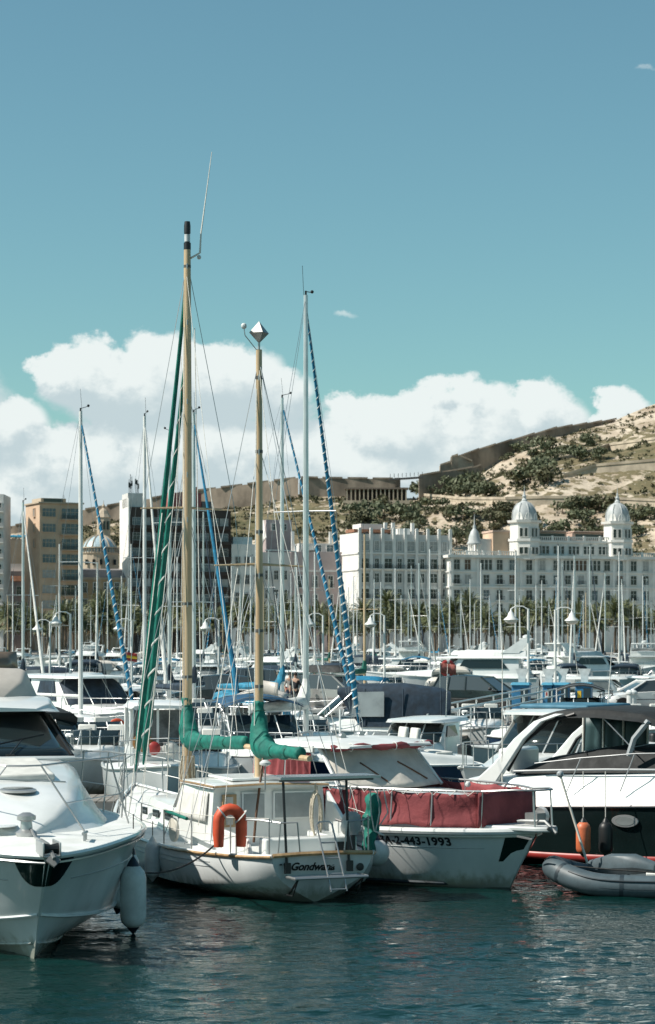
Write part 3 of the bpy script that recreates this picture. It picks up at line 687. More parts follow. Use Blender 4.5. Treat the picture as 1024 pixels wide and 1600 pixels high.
# ================================================================ BOAT TOOLS
def spl(st, n):
    """Catmull-Rom through tuples"""
    out = []; m = len(st)
    for i in range(n+1):
        f = i/n*(m-1); k = min(int(f), m-2); t = f-k
        p0, p1, p2, p3 = st[max(k-1, 0)], st[k], st[k+1], st[min(k+2, m-1)]
        out.append(tuple(.5*((2*b_)+(-a+c)*t+(2*a-5*b_+4*c-d)*t*t+(-a+3*b_-3*c+d)*t**3) for a, b_, c, d in zip(p0, p1, p2, p3)))
    return out
def side_pts(s, bulge):
    xs, bs, zs, xc, bc, zc, xk, zk = s; bs = max(bs, .012); bc = max(bc, .008); o = []
    for t in (0, .2, .4, .6, .8, 1): o.append(Vector((lerp(xs, xc, t), lerp(bs, bc, t)+bulge*4*t*(1-t)*min(1, bs*1.5), lerp(zs, zc, t))))
    for t in (.35, .7): o.append(Vector((lerp(xc, xk, t), bc*(1-t)+bulge*.6*sin(pi*t)*min(1, bs*1.5), lerp(zc, zk, t))))
    o.append(Vector((xk, 0, zk))); return o
def hull(st, bulge=.06, n=26, transom=True):
    mb = MB(); rings = []
    for s in spl(st, n):
        a = side_pts(s, bulge); rings.append(a+[Vector((p.x, -p.y, p.z)) for p in a[-2::-1]])
    mb.loft(rings, False)
    mb.add(rings[-1], [tuple(range(len(rings[-1])))])
    if transom: mb.add(rings[0], [tuple(range(len(rings[0])))])
    return mb
def deck(st, n=26, inset=.02, dz=-.012, camber=.05):
    rows = []
    for s in spl(st, n):
        b_ = max(s[1]-inset, .006); rows.append([(s[0], b_*q, s[2]+dz+camber*(1-q*q)*min(1, b_)) for q in (1, .6, 0, -.6, -1)])
    return MB().grid(rows)
def sheer(st, n=30, out=0., dz=0., sides=(1, -1)):
    return [[(s[0], sg*(max(s[1], .0)+out), s[2]+dz) for s in spl(st, n)] for sg in sides]
def side_y(st, bulge, x, z):
    best = 0; S = spl(st, 60)
    for a, c in zip(S, S[1:]):
        A, C = side_pts(a, bulge), side_pts(c, bulge)
        for k in range(5):
            xa = (A[k].x+A[k+1].x)/2; xc = (C[k].x+C[k+1].x)/2
            if min(A[k+1].z, C[k+1].z) <= z <= max(A[k].z, C[k].z):
                def at(L):
                    d = L[k].z-L[k+1].z; t = (L[k].z-z)/d if abs(d) > 1e-6 else 0
                    return L[k].lerp(L[k+1], min(max(t, 0), 1))
                p, q = at(A), at(C)
                if min(p.x, q.x)-1e-6 <= x <= max(p.x, q.x)+1e-6:
                    t = (x-p.x)/(q.x-p.x) if abs(q.x-p.x) > 1e-9 else 0
                    best = max(best, lerp(p.y, q.y, t))
    return best
def text_geo(txt, size, shear=0., bold=0., space=1.0):
    cu = bpy.data.curves.new('t', 'FONT'); cu.body = txt; cu.size = size; cu.shear = shear; cu.offset = bold; cu.space_character = space; cu.resolution_u = 3
    o = bpy.data.objects.new('t', cu); me = bpy.data.meshes.new_from_object(o)
    v = [tuple(p.co) for p in me.vertices]; f = [tuple(q.vertices) for q in me.polygons]
    bpy.data.objects.remove(o); bpy.data.meshes.remove(me); return v, f
def lettering(txt, size, fn, name, par, mat, **k):
    v, f = text_geo(txt, size, **k); mb = MB(); mb.add([fn(p[0], p[1]) for p in v], f); return mb.build(name, mat, par, smooth=False, fix=False)
def cloth(A, B, C, Dd, nu, nv, amp, seed, sag=0., folds=0., freq=1.6):
    A, B, C, Dd = map(Vector, (A, B, C, Dd)); nn = (B-A).cross(Dd-A).normalized(); rows = []
    for j in range(nv+1):
        r = []
        for i in range(nu+1):
            u, v = i/nu, j/nv; p = A.lerp(B, u).lerp(Dd.lerp(C, u), v)
            e = min(1, 8*min(u, 1-u)+.25)*min(1, 6*min(v, 1-v)+.2)
            d = amp*MN.fractal(p*freq+Vector((seed, seed, 0)), 1, 2, 3)*e
            if folds: d += folds*sin(u*nu*.9+2*MN.noise(p*1.3+Vector((seed, 0, 0))))*e
            p = p+nn*d-Vector((0, 0, sag*4*u*(1-u)*4*v*(1-v))); r.append(p)
        rows.append(r)
    return MB().grid(rows)
def wobble(pts, rs, n=12, amp=.2, seed=0, freq=5., sz=1.0):
    """organic tube (bundled sail): rings with noisy radius"""
    mb = MB(); pts = [Vector(p) for p in pts]; rings = []; up = Vector((0, 1, 0))
    for i, p in enumerate(pts):
        t = (pts[min(i+1, len(pts)-1)]-pts[max(i-1, 0)]).normalized(); a = up.cross(t).normalized() if abs(t.dot(up)) < .95 else t.orthogonal().normalized(); c = t.cross(a)
        rings.append([p+rs[i]*(1+amp*MN.fractal(Vector((cos(2*pi*k/n)*1.4+seed, sin(2*pi*k/n)*1.4, i*.22*freq/5)), 1, 2, 3))*(cos(2*pi*k/n)*a+sin(2*pi*k/n)*c*sz) for k in range(n)])
    return mb.loft(rings)
def house(secs, mat=None, top_r=.10):
    """rounded cabin: sections (x, half-width bottom, half-width top, z bottom, z top)"""
    rings = []
    for x, hb, ht, zb, zt in secs:
        r = min(top_r, (zt-zb)*.45, ht*.5); pts = [(hb, zb), (lerp(hb, ht, .5), lerp(zb, zt-r, .5)), (ht, zt-r), (ht-r*.3, zt-r*.3), (ht-r, zt), (ht*.5, zt+.02*ht), (0, zt+.03*ht)]
        rings.append([(x, y, z) for y, z in pts]+[(x, -y, z) for y, z in pts[-2::-1]])
    return MB().loft(rings)
def furl(top, bot, r0, r1, name, par, mat, stripe=None, turns=14, start=.06, n=40, sr=.35):
    top, bot = Vector(top), Vector(bot); pts = [top.lerp(bot, i/n) for i in range(n+1)]
    rad = [lerp(r0, r1, min(1, (i/n)*1.25))*(1 if i/n < .93 else max(.25, (1-i/n)/.07)) for i in range(n+1)]
    o = wobble(pts, rad, 8, .10, 2.0).build(name, mat, par)
    if stripe:
        d = (bot-top).normalized(); a = d.orthogonal().normalized(); c = d.cross(a); N = turns*10; sp = []; 
        for i in range(N+1):
            f = start+(1-start)*i/N*.97; an = 2*pi*turns*i/N; rr = lerp(r0, r1, min(1, f*1.25)); sp.append(top.lerp(bot, f)+(rr*.92)*(cos(an)*a+sin(an)*c))
        MB().tube(sp, [max(.008, lerp(r0, r1, min(1, (start+i/N)*1.25))*sr) for i in range(N+1)], 5).build('stripe', stripe, o)
    return o
def stays(par, pairs, r=.006, mat=None, name='rigging'):
    mb = MB()
    for a, c in pairs: mb.tube([a, c], r, 4)
    o = mb.build(name, mat or wire, par); o['kind'] = 'stuff'; return o
def fender(loc, L, r, label, mat=fend, cap=fendb, tilt=(0, 0), up=.5, group=None, name='fender'):
    o = E(name, loc, 0, label, 'fender', group); o.rotation_euler = (tilt[0], tilt[1], 0)
    MB().lathe([(r*.25, 0), (r*.62, L*.03), (r*.9, L*.09), (r, L*.18), (r, L*.8), (r*.88, L*.9), (r*.55, L*.98), (r*.3, L)], 18).build('body', mat, o)
    MB().lathe([(r*.5, L*.985), (r*.42, L*1.03), (r*.2, L*1.1), (r*.06, L*1.14)], 12).build('top_cap', cap, o)
    MB().lathe([(r*.06, -L*.1), (r*.22, -L*.06), (r*.5, .01)], 12).build('bottom_cap', cap, o)
    MB().tube([(0, 0, L*1.1), (0, .02, L*1.1+up)], .008, 5).build('lanyard', ropek if mat is fend else ropew, o); return o
def rail(par, pts, base, r=.013, mid=True, name='rail', mat=None, zmid=.5):
    """top rail through pts, one stanchion from each base to its top, and a mid wire"""
    o = MB().tube(pts, r, 6).build(name, mat or steel, par)
    for q, c in zip(pts, base):
        if c is not None: MB().tube([c, q], r*.9, 6).build('stanchion', mat or steel, par)
    if mid: MB().tube([Vector(q).lerp(Vector(c), zmid) for q, c in zip(pts, base) if c is not None], r*.6, 5).build('mid_rail', mat or steel, par)
    return o
# ================================================================ MOTOR YACHT (bow towards us, lower left)
YA = E('motor_yacht', (-3.34, 26.0, 0), atan2(-.954, .3), 'large white flybridge motor yacht with dark windscreen, bow towards the viewer', 'motor yacht')
stA = [(-11, 1.95, 1.25, -11, 1.8, .35, -11, -.45), (-8, 2.05, 1.32, -8, 1.9, .35, -8, -.45), (-5.7, 2.06, 1.37, -5.7, 1.80, .37, -5.7, -.45), (-4.2, 2.0, 1.40, -4.25, 1.68, .30, -4.5, -.45),
       (-3.1, 1.86, 1.41, -3.2, 1.45, .34, -3.7, -.42), (-2.2, 1.57, 1.41, -2.35, 1.13, .38, -2.9, -.4), (-1.35, 1.15, 1.40, -1.6, .76, .44, -2.2, -.35), (-.65, .70, 1.38, -1.05, .40, .50, -1.65, -.3), (-.2, .32, 1.37, -.75, .14, .55, -1.3, -.27), (0, .03, 1.36, -.62, .01, .58, -1.12, -.25)]
hull(stA, -.02, 40).build('hull', hullw, YA, angle=28); deck(stA, 30, .03, .0, .06).build('deck', deckm, YA)
for L in sheer(stA, 40, .01, -.015): MB().tube(L, .035, 6).build('gunwale', gel, YA)
for L in sheer(stA, 40, .004, -.09): MB().tube(L, .016, 5).build('rubbing_strake', steel, YA)
for sg in (1, -1):
    MB().tube([(p[3], sg*(p[4]+.012), p[5]) for p in spl(stA, 34)][8:], .022, 5).build('chine_rail', hullw, YA)
    for k, zz_ in ((.45, 0), (.72, 0)): MB().tube([(lerp(p[3], p[6], k), sg*(max(p[4], .01)*(1-k)+.012), lerp(p[5], p[7], k)) for p in spl(stA, 34)][14:33], .016, 4).build('spray_rail', hullw, YA)
    L = []
    for xx in [-6+.2*i for i in range(28)]:
        L.append((xx, sg*(side_y(stA, -.02, xx, 1.02)+.004), 1.02))
    MB().tube(L, .008, 4).build('hull_crease', greyp, YA)
# bow plate (dark steel cheek) and anchor roller
mb = MB(); rows = []
for i in range(9):
    f = i/8; r = []
    for j in range(-6, 7):
        q = abs(j)/6; z = 1.31-.36*f*(1-q**2.2*.9); x = -.02-.62*(1.36-z)/.78-q*.24+.012; y = 0 if j == 0 else (1 if j > 0 else -1)*(side_y(stA, -.02, min(x, -.02), z)+.014)
        r.append((x+.015, y, z))
    rows.append(r)
mb.grid(rows).build('bow_plate', M('bow_plate_steel', (.05, .075, .075), .12, .9, var=.1), YA)
mb = MB(); mb.box((.02, .10, 1.45), (.5, .022, .18)); mb.box((.02, -.10, 1.45), (.5, .022, .18)); mb.box((.02, 0, 1.37), (.5, .2, .03)); mb.build('anchor_roller', steel, YA, bevel=.01)
MB().lathe([(.07, -.09), (.05, 0), (.07, .09)], 10, (.18, 0, 1.46), 'y').build('roller_wheel', blackp, YA)
mb = MB(); mb.tube([(.42, 0, 1.36), (.0, 0, 1.49), (-.5, 0, 1.5)], .025, 6); mb.slab([(.34, .09, 1.33), (.40, 0, 1.26), (.34, -.09, 1.33), (.24, 0, 1.40)], .02); mb.build('anchor', M('galvanised', (.22, .23, .23), .55, .5, var=.15), YA)
o = MB().lathe([(.13, 0), (.14, .05), (.08, .09), (.07, .19), (.12, .21), (.12, .26), (.05, .3)], 14, (-1.55, .0, 1.46)).build('windlass', steel, YA)
MB().tube([(-.5, 0, 1.5), (-1.0, .02, 1.49), (-1.5, .05, 1.56)], .016, 5).build('anchor_chain', steel, YA)
for sg in (1, -1):
    mb = MB(); mb.tube([(-1.0, sg*.62, 1.52), (-1.28, sg*.72, 1.52)], .022, 6); mb.tube([(-1.08, sg*.65, 1.42), (-1.08, sg*.65, 1.52)], .018, 5); mb.tube([(-1.2, sg*.69, 1.42), (-1.2, sg*.69, 1.52)], .018, 5); mb.build('cleat', steel, YA)
MB().lathe([(.26, 0), (.27, .012), (.24, .02)], 20, (-1.95, -.32, 1.56)).build('locker_lid', gel, YA)
house([(-1.75, .34, .14, 1.40, 1.48), (-2.2, .88, .56, 1.40, 1.66), (-3.0, 1.32, .98, 1.40, 1.84), (-4.4, 1.66, 1.34, 1.38, 2.04), (-5.6, 1.76, 1.50, 1.36, 2.15), (-6.3, 1.78, 1.52, 1.36, 2.2), (-11, 1.8, 1.56, 1.3, 2.2)], top_r=.3).build('foredeck_trunk', gel, YA, angle=50)
MB().lathe([(.30, 0), (.31, .03), (.27, .045)], 24, (-3.3, .18, 1.905), sy=.8).build('deck_hatch', steel, YA); MB().lathe([(.25, .03), (.25, .052)], 24, (-3.3, .18, 1.905), sy=.8).build('hatch_glass', glass, YA)
for k, (x, yy) in enumerate(((-4.4, .42), (-4.4, -.42), (-5.2, .42), (-5.2, -.42))):
    MB().box((x, yy, 2.08+(.08 if k > 1 else 0)), (.74, .8, .10), ry=.10).build('sunpad', cushion, YA, bevel=.03)
MB().tube([(-3.95, .95, 1.98), (-3.9, 0, 2.04), (-3.95, -.95, 1.98)], .014, 5).build('grab_rail', steel, YA)
# saloon: windscreen, brow roof, flybridge
house([(-6.75, 1.50, 1.42, 2.1, 2.2), (-8.3, 1.56, 1.34, 2.1, 2.84), (-11, 1.6, 1.4, 2.1, 2.9)], top_r=.06).build('saloon', gel, YA, angle=40)
rows = []
for j in range(7):
    f = j/6; rows.append([(lerp(-5.92, -7.86, f)-.42*abs(q)**2.2, lerp(1.5, 1.36, f)*q, lerp(2.22, 2.88, f)) for q in [i/8 for i in range(-8, 9)]])
MB().grid(rows).build('windscreen', glass, YA, solid=.02)
for sg in (1, -1):
    MB().tube([(lerp(-5.92, -7.86, f)-.42-.0, sg*(lerp(1.5, 1.36, f)+.0), lerp(2.22, 2.88, f)) for f in (0, .5, 1)], .03, 6).build('windscreen_post', blackp, YA)
    MB().slab([(-6.6, sg*1.575, 2.28), (-8.2, sg*1.50, 2.78), (-10.6, sg*1.50, 2.78), (-10.6, sg*1.60, 2.3)], .02).build('side_window', glass, YA)
MB().tube([(-5.95, 1.46, 2.21), (-5.86, .7, 2.22), (-5.83, 0, 2.22), (-5.86, -.7, 2.22), (-5.95, -1.46, 2.21)], .03, 6).build('windscreen_sill', gel, YA)
for yy in (.62, -.62):
    o = MB().tube([(-5.95, yy-.12, 2.26), (-6.5, yy+.15, 2.46)], .014, 5).build('wiper', blackp, YA); mb = MB(); mb.tube([(-6.35, yy-.25, 2.40), (-6.62, yy+.50, 2.53)], .012, 5); mb.box((-5.93, yy-.12, 2.25), (.09, .12, .05)); mb.build('wiper_blade', blackp, o)
house([(-7.15, 1.25, 1.1, 2.86, 2.90), (-7.5, 1.52, 1.4, 2.84, 2.98), (-8.2, 1.62, 1.52, 2.84, 3.05), (-11, 1.66, 1.56, 2.84, 3.08)], top_r=.07).build('roof', gel, YA, angle=50)
house([(-8.0, .9, .75, 3.0, 3.06), (-8.35, 1.3, 1.12, 3.0, 3.30), (-8.8, 1.42, 1.25, 3.0, 3.48), (-11, 1.5, 1.35, 3.0, 3.55)], top_r=.1).build('flybridge', beige, YA, angle=50)
rows = [[(-8.75-.5*abs(q)**2-.16*f, 1.16*q, 3.46+.30*f) for q in [i/6 for i in range(-6, 7)]] for f in (0, .5, 1)]
MB().grid(rows).build('flybridge_screen', M('smoked_acrylic', (.20, .15, .11), .15, var=.2, vs=2), YA, solid=.015)
for sg, top in ((1, [(-1.75, .22, 2.34), (-2.4, .78, 2.35), (-3.4, 1.45, 2.34), (-4.6, 1.93, 2.32), (-6.2, 2.02, 2.28), (-8, 2.0, 2.2)]),):
    for s2 in (1, -1):
        base = [(-2.05, .86, 1.43), (-2.75, 1.32, 1.43), (-3.6, 1.76, 1.42), (-4.7, 1.9, 1.41), (-6.2, 1.94, 1.38), (-8, 1.92, 1.34)]
        rail(YA, [(a, s2*b_, c) for a, b_, c in top], [None if i == 1 else (a, s2*b_, c) for i, (a, b_, c) in enumerate(base)], .014, zmid=.55)
MB().tube([(-1.75, .22, 2.34), (-1.68, 0, 2.34), (-1.75, -.22, 2.34)], .014, 6).build('pulpit_bar', steel, YA)
MB().tube([(-7.6, -.9, 3.05), (-7.5, -.9, 3.35), (-7.55, -.9, 3.4)], .02, 6).build('horn', steel, YA)
fender((-2.60, 29.1, .09), .84, .175, 'big white cylindrical fender with navy top hanging between yacht and ketch', up=.6)
fender((-2.92, 30.3, .2), .80, .16, 'white fender half hidden behind the big one on the yacht side', tilt=(.0, .22), up=.3)
# ================================================================ KETCH
TH = atan2(.93, -.37); KS = Vector((-.07, 32.6, 0))
KT = E('ketch', KS, TH, 'white two-masted ketch with wooden spars and green sail covers, stern towards us', 'sailing boat')
stK = [(0, .80, .73, .10, .62, .34, .32, -.02), (.8, 1.13, .69, .8, 1.02, .22, .8, -.25), (2.4, 1.50, .66, 2.4, 1.42, .12, 2.4, -.45), (4.5, 1.57, .68, 4.5, 1.46, .12, 4.5, -.5), (6.5, 1.33, .80, 6.5, 1.15, .18, 6.5, -.5), (8.2, .80, .97, 8.0, .60, .28, 7.9, -.4), (9.3, .28, 1.12, 9.0, .16, .4, 8.6, -.3), (9.85, .02, 1.2, 9.45, .01, .5, 9.0, -.2)]
hull(stK, .05, 34).build('hull', hullw, KT, angle=40); deck(stK, 30, .04, -.03, .05).build('deck', deckm, KT)
for L in sheer(stK, 40, .005, .0): MB().tube(L, .032, 6).build('cap_rail', gel, KT)
L = [(.0, .80, .735), (-.03, .4, .755), (-.04, 0, .76), (-.03, -.4, .755), (0, -.80, .735)]
MB().tube(L, .036, 6).build('taffrail', wood, KT)
for sg in (1, -1):
    MB().tube([(s[0], sg*(s[1]+.03), s[2]-.01) for s in spl(stK, 40)][:14], .026, 6).build('wood_cap', wood, KT)
    for dz in (.10, .17):
        MB().tube([(x, sg*(side_y(stK, .05, x, interp([(s[0], s[2]) for s in stK], x)-dz-.04)+.003), interp([(s[0], s[2]) for s in stK], x)-dz-.04) for x in [1.4+.25*i for i in range(26)]], .007, 4).build('cove_line', greyp, KT)
# transom fittings: name, scuppers, exhaust
def trans(y, z): # point on raked transom
    t = (0.73-z)/.75; return (-.012+.32*max(0, t)*.82-.004, y, z)
lettering('Gondwana', .165, lambda u, v: trans(.50-u, .50+v-.03*(u-.3)), 'name_lettering', KT, ink, shear=.25, bold=.006, space=.98)
o = MB().lathe([(.055, 0), (.06, .03), (.03, .035)], 14, (0, 0, 0), 'x').build('exhaust_outlet', blackp, KT); o.location = trans(-.62, .52); o.rotation_euler = (0, 0, pi)
for yy in (.66, .60): o = MB().box((0, 0, 0), (.02, .035, .02)).build('scupper', ink, KT); o.location = trans(yy, .60)
# swim platform frame, braces, ladder
mb = MB(); zp = .42
mb.tube([(.02, .58, zp), (-.36, .58, zp), (-.36, -.58, zp), (.02, -.58, zp)], .024, 6)
for i in range(4): mb.tube([(-.06-.085*i, .57, zp), (-.06-.085*i, -.57, zp)], .012, 5)
PF = mb.build('swim_platform', steel, KT)
for yy in (.52, -.52): MB().tube([(-.32, yy, zp-.02), (.22, yy*.9, .12)], .018, 6).build('platform_brace', blackp, KT); MB().tube([(-.34, yy, zp), (-.1, yy, .14), (.2, yy, .13)], .012, 5).build('platform_brace', blackp, KT)
LD = E('ladder'); LD.parent = KT
for yy in (.05, -.20): MB().tube([(-.42, yy-.02, .22), (-.34, yy, .45), (-.08, yy+.05, 1.05), (-.02, yy+.06, 1.18)], .014, 6).build('rail', steel, LD)
MB().tube([(-.02, .11, 1.18), (0, .06, 1.22), (0, -.10, 1.22), (-.02, -.14, 1.18)], .014, 6).build('rail_top', steel, LD)
for i in range(4): f = i/3; MB().tube([(lerp(-.41, -.12, f), .05+.03*f, lerp(.25, .92, f)), (lerp(-.41, -.12, f), -.20+.03*f, lerp(.25, .92, f))], .013, 6).build('rung', steel, LD)
# pilot house
zr = 1.60
house([(2.35, 1.0, .93, .55, zr), (3.7, 1.06, .98, .55, zr+.02), (3.95, 1.06, .95, .55, zr-.02), (4.75, 1.0, .82, .55, 1.08)], top_r=.05).build('wheelhouse', gel, KT, angle=30)
house([(2.2, .99, .97, zr, zr+.05), (3.0, 1.03, 1.0, zr+.01, zr+.085), (3.9, 1.0, .95, zr+.005, zr+.06), (4.02, .9, .86, zr, zr+.03)], top_r=.04).build('roof', gel, KT, angle=50)
MB().tube([(2.2, .98, zr+.03), (3.0, 1.02, zr+.045), (3.95, .97, zr+.03)], .016, 5).build('roof_trim', wood, KT); MB().tube([(2.19, .97, zr+.03), (2.18, 0, zr+.065), (2.19, -.97, zr+.03)], .016, 5).build('roof_trim', wood, KT)
MB().box((3.1, .1, zr+.12), (1.2, .95, .045)).build('roof_hatch', gel, KT, bevel=.015)
house([(4.4, .92, .8, .6, 1.12), (5.5, .9, .78, .7, 1.16), (6.9, .72, .6, .78, 1.18), (7.6, .5, .4, .85, 1.1)], top_r=.08).build('trunk_cabin', gel, KT, angle=40)
for x in (5.0, 5.7, 6.4):
    for sg in (1, -1): MB().box((x, sg*.845, .96), (.34, .03, .13)).build('port_light', glass, KT, bevel=.01)
# side covers (white cloth over windows) and aft windows
for sg in (1, -1): cloth((2.52, sg*1.02, 1.06), (4.0, sg*1.055, 1.06), (3.72, sg*.998, 1.53), (2.52, sg*.965, 1.53), 14, 6, .012, 3).build('window_cover', canvw, KT, solid=.012)
cloth((4.06, .94, 1.5), (4.06, -.94, 1.5), (4.70, -.86, 1.14), (4.70, .86, 1.14), 10, 5, .01, 4).build('windscreen_cover', canvw, KT, solid=.012)
xa = 2.33
def aft(y0, y1, z0, z1, name, mat, d=.02, off=0.): return MB().box((xa-off, (y0+y1)/2, (z0+z1)/2), (d, abs(y1-y0), z1-z0)).build(name, mat, KT, bevel=.006)
greyw = M('shaded_panel', (.50, .52, .52), .45, var=.12, vs=2)
aft(.80, .56, .98, 1.50, 'door_frame', wood, .04, .01); aft(.74, .62, 1.02, 1.46, 'door_curtain', canv, .03, .022)
for y0, y1, z0 in ((.47, .06, 1.08), (-.06, -.78, 1.08)):
    aft(y0, y1, z0, 1.53, 'window_frame', gel, .03, .008); aft(y0-.03, y1+.03, z0+.03, 1.50, 'window_pane', clearv, .03, .016)
for sg, hh in ((1, .30), (-1, .82)):   # cockpit coamings; the far one rises to the roof
    MB().slab([(2.35, sg*.98, .6), (.75, sg*.86, .66), (.9, sg*.86, .92), (2.2, sg*.95, .72+hh)], .06).build('coaming', gel, KT, bevel=.015)
MB().box((1.3, 0, .62), (1.5, 1.5, .1)).build('cockpit_sole', deckm, KT); MB().box((.62, 0, .80), (.3, 1.5, .3)).build('aft_locker', gel, KT, bevel=.03)
MB().box((1.25, -.55, .82), (.9, .3, .25)).build('cockpit_bench', gel, KT, bevel=.02); MB().box((.45, -.52, .80), (.02, .26, .14)).build('locker_vent', blackp, KT)
# rails
bs_ = [(s[0], s[1], s[2]) for s in spl(stK, 16)]
for sg in (1, -1):
    tops = []; bases = []
    for x in (.15, 1.0, 2.1, 3.2, 4.4, 5.7, 7.0, 8.2):
        yb = interp([(q[0], q[1]) for q in bs_], x)-.07; zb = interp([(q[0], q[2]) for q in bs_], x); tops.append((x, sg*yb, zb+.56)); bases.append((x, sg*yb, zb))
    MB().tube(tops, .006, 4).build('lifeline', ropew, KT); MB().tube([Vector(a).lerp(Vector(c), .5) for a, c in zip(tops, bases)], .005, 4).build('lifeline', ropew, KT)
    for a, c in zip(tops, bases): MB().tube([c, a], .012, 5).build('stanchion', steel, KT)
    rail(KT, [(.9, sg*1.06, 1.22), (.3, sg*.88, 1.25), (.04, sg*.66, 1.22), (.02, sg*.40, 1.22), (.02, sg*.36, .78)], [(.9, sg*1.06, .70), None, (.04, sg*.70, .74), None, None], .013, False, 'pushpit')
rail(KT, [(8.2, .75, 1.62), (9.2, .36, 1.72), (9.85, 0, 1.78), (9.2, -.36, 1.72), (8.2, -.75, 1.62)], [(8.2, .75, .98), (9.1, .34, 1.1), (9.75, 0, 1.2), (9.1, -.34, 1.1), (8.2, -.75, .98)], .014, True, 'pulpit')
MB().tube([(2.15, 1.44, 1.15), (3.3, 1.44, 1.20)], .028, 7).build('green_pole', green, KT)
MB().lathe([(.19, 0), (.20, .03), (.19, .06)], 18, (3.1, 1.32, .9), 'y').build('round_board', cream, KT)
# spars
MX, ZX = 6.56, 2.81
MB().tube([(MX, 0, .9), (MX, 0, 4), (MX, 0, 8), (MX, 0, 10.9)], [.088, .088, .08, .062], 12).build('main_mast', spruce, KT)
MB().tube([(ZX, 0, 1.5), (ZX, 0, 4), (ZX, 0, 8.65)], [.072, .068, .050], 12).build('mizzen_mast', spruce, KT)
mh = E('masthead', (MX, 0, 10.9)); mh.parent = KT
MB().lathe([(.065, 0), (.065, .12), (.045, .13), (.045, .28), (.06, .29), (.06, .42), (.05, .5)], 12).build('masthead_light', blackp, mh); MB().lathe([(.052, .14), (.052, .27)], 12).build('light_lens', fend, mh)
MB().tube([(0, -.06, -.15), (-.05, -.22, -.05), (-.05, -.24, .3), (-.12, -.42, 1.75)], [.02, .02, .014, .006], 5).build('whip_aerial', ropew, mh); MB().ball((0, -.22, -.12), .04, 8, 6).build('aerial_ball', fend, mh)
rr = E('radar_reflector', (ZX, 0, 8.92)); rr.parent = KT
MB().add([(0, 0, .19), (0, 0, -.17), (.17, 0, 0), (0, .17, 0), (-.17, 0, 0), (0, -.17, 0)], [(0, 2, 3), (0, 3, 4), (0, 4, 5), (0, 5, 2), (1, 3, 2), (1, 4, 3), (1, 5, 4), (1, 2, 5)]).build('octahedron', M('dull_metal', (.34, .33, .31), .35, .7, var=.15), rr, smooth=False)
MB().tube([(0, 0, -.3), (0, 0, -.15)], .02, 6).build('reflector_stem', steel, rr); MB().tube([(0, .02, -.3), (.0, .24, -.05), (0, .26, .08)], .008, 4).build('bracket', steel, KT).location = (ZX, 0, 8.92); MB().ball((ZX, .26, 9.02), .05, 8, 6).build('aerial_ball', fend, KT)
for x, z, w in ((MX, 6.28, .86), (ZX, 5.15, .76)):
    MB().tube([(x, w, z), (x, 0, z+.03), (x, -w, z)], [.014, .026, .014], 6).build('spreader', spruce, KT)
rg = []
for x, zt, zs, w, bb in ((MX, 10.7, 6.28, .86, 1.30), (ZX, 8.5, 5.15, .76, 1.46)):
    for sg in (1, -1):
        rg += [((x, 0, zt), (x-.1, sg*w, zs)), ((x-.1, sg*w, zs), (x-.15, sg*bb, .8)), ((x, 0, zs), (x+.45, sg*bb, .8)), ((x, 0, zs), (x-.6, sg*bb, .75))]
rg += [((MX, 0, 10.8), (9.75, 0, 1.25)), ((ZX, 0, 8.5), (.05, -.5, .8))]
stays(KT, rg, .006)
stays(KT, [((MX-.12, .1, 9.5), (MX-.3, .16, 1.3)), ((MX-.12, -.1, 9.5), (MX-.25, -.2, 1.3)), ((ZX-.1, .08, 8), (ZX-.1, .12, 1.7)), ((MX-.1, .5, 6.2), (MX-.4, 1.2, .9)), ((ZX-.1, .4, 5.1), (ZX-.2, 1.1, 1.0))], .009, ropew, 'halyards')
furl((MX+.10, 0, 10.15), (9.74, 0, 1.45), .03, .072, 'furled_genoa', KT, green)
furl((MX+.12, 0, 8.9), (9.25, 0, 1.6), .03, .08, 'furled_staysail', KT, green, canvw, 12, .04, sr=.26)
rc = random.Random(4)
def boom_cover(x, zt, zl, xe, ze, name, seed):
    pts = [(x+.02, 0, zt+.06), (x+.02, 0, zt), (x, 0, zt-.10), (x-.01, 0, zt-.25), (x-.04, 0, zt-.42), (x-.10, 0, zt-.58), (x-.22, 0, zt-.70), (x-.42, 0, lerp(zt-.74, ze, .2))]
    rs = [.08, .11, .098, .135, .17, .20, .20, .165]
    for i in range(1, 9): f = i/8; pts.append((lerp(x-.42, xe, f), 0, lerp(zt-.74, ze, f)+.0)); rs.append(lerp(.135, .10, f)+.012*rc.uniform(-1, 1))
    pts = [tuple(q) for q in spl(pts, 44)]; rs = [q[0] for q in spl([(r,) for r in rs], 44)]; rs = [r*(1+.05*MN.noise(Vector((i*.55, seed, 0)))) for i, r in enumerate(rs)]
    o = wobble(pts, rs, 20, .24, seed, 6., .85).build(name, green, KT, sub=1, angle=0)
    MB().tube([(x-.1, 0, ze-.08), (xe-.35, 0, ze-.06)], .045, 8).build('boom', spruce, KT)
    for i in (6, 26, 36): p = Vector(pts[i]); MB().tube([p+Vector((0 if i > 8 else rs[i]*1.06*cos(a), rs[i]*1.03*(sin(a) if i < 8 else cos(a)), 0 if i < 8 else rs[i]*.92*sin(a))) for a in [k*pi/6 for k in range(12)]], .007, 4, closed=True).build('tie', gstrip, KT)
boom_cover(MX, 2.90, 2.0, 3.42, 2.26, 'main_sail_cover', 1.0); boom_cover(ZX, 2.92, 2.1, .9, 2.20, 'mizzen_sail_cover', 5.0)
MB().tube([(ZX-.35, .05, 2.1), (ZX-.7, .30, 1.2), (ZX-.75, .36, .75)], .022, 6).build('boat_hook', woodd, KT)
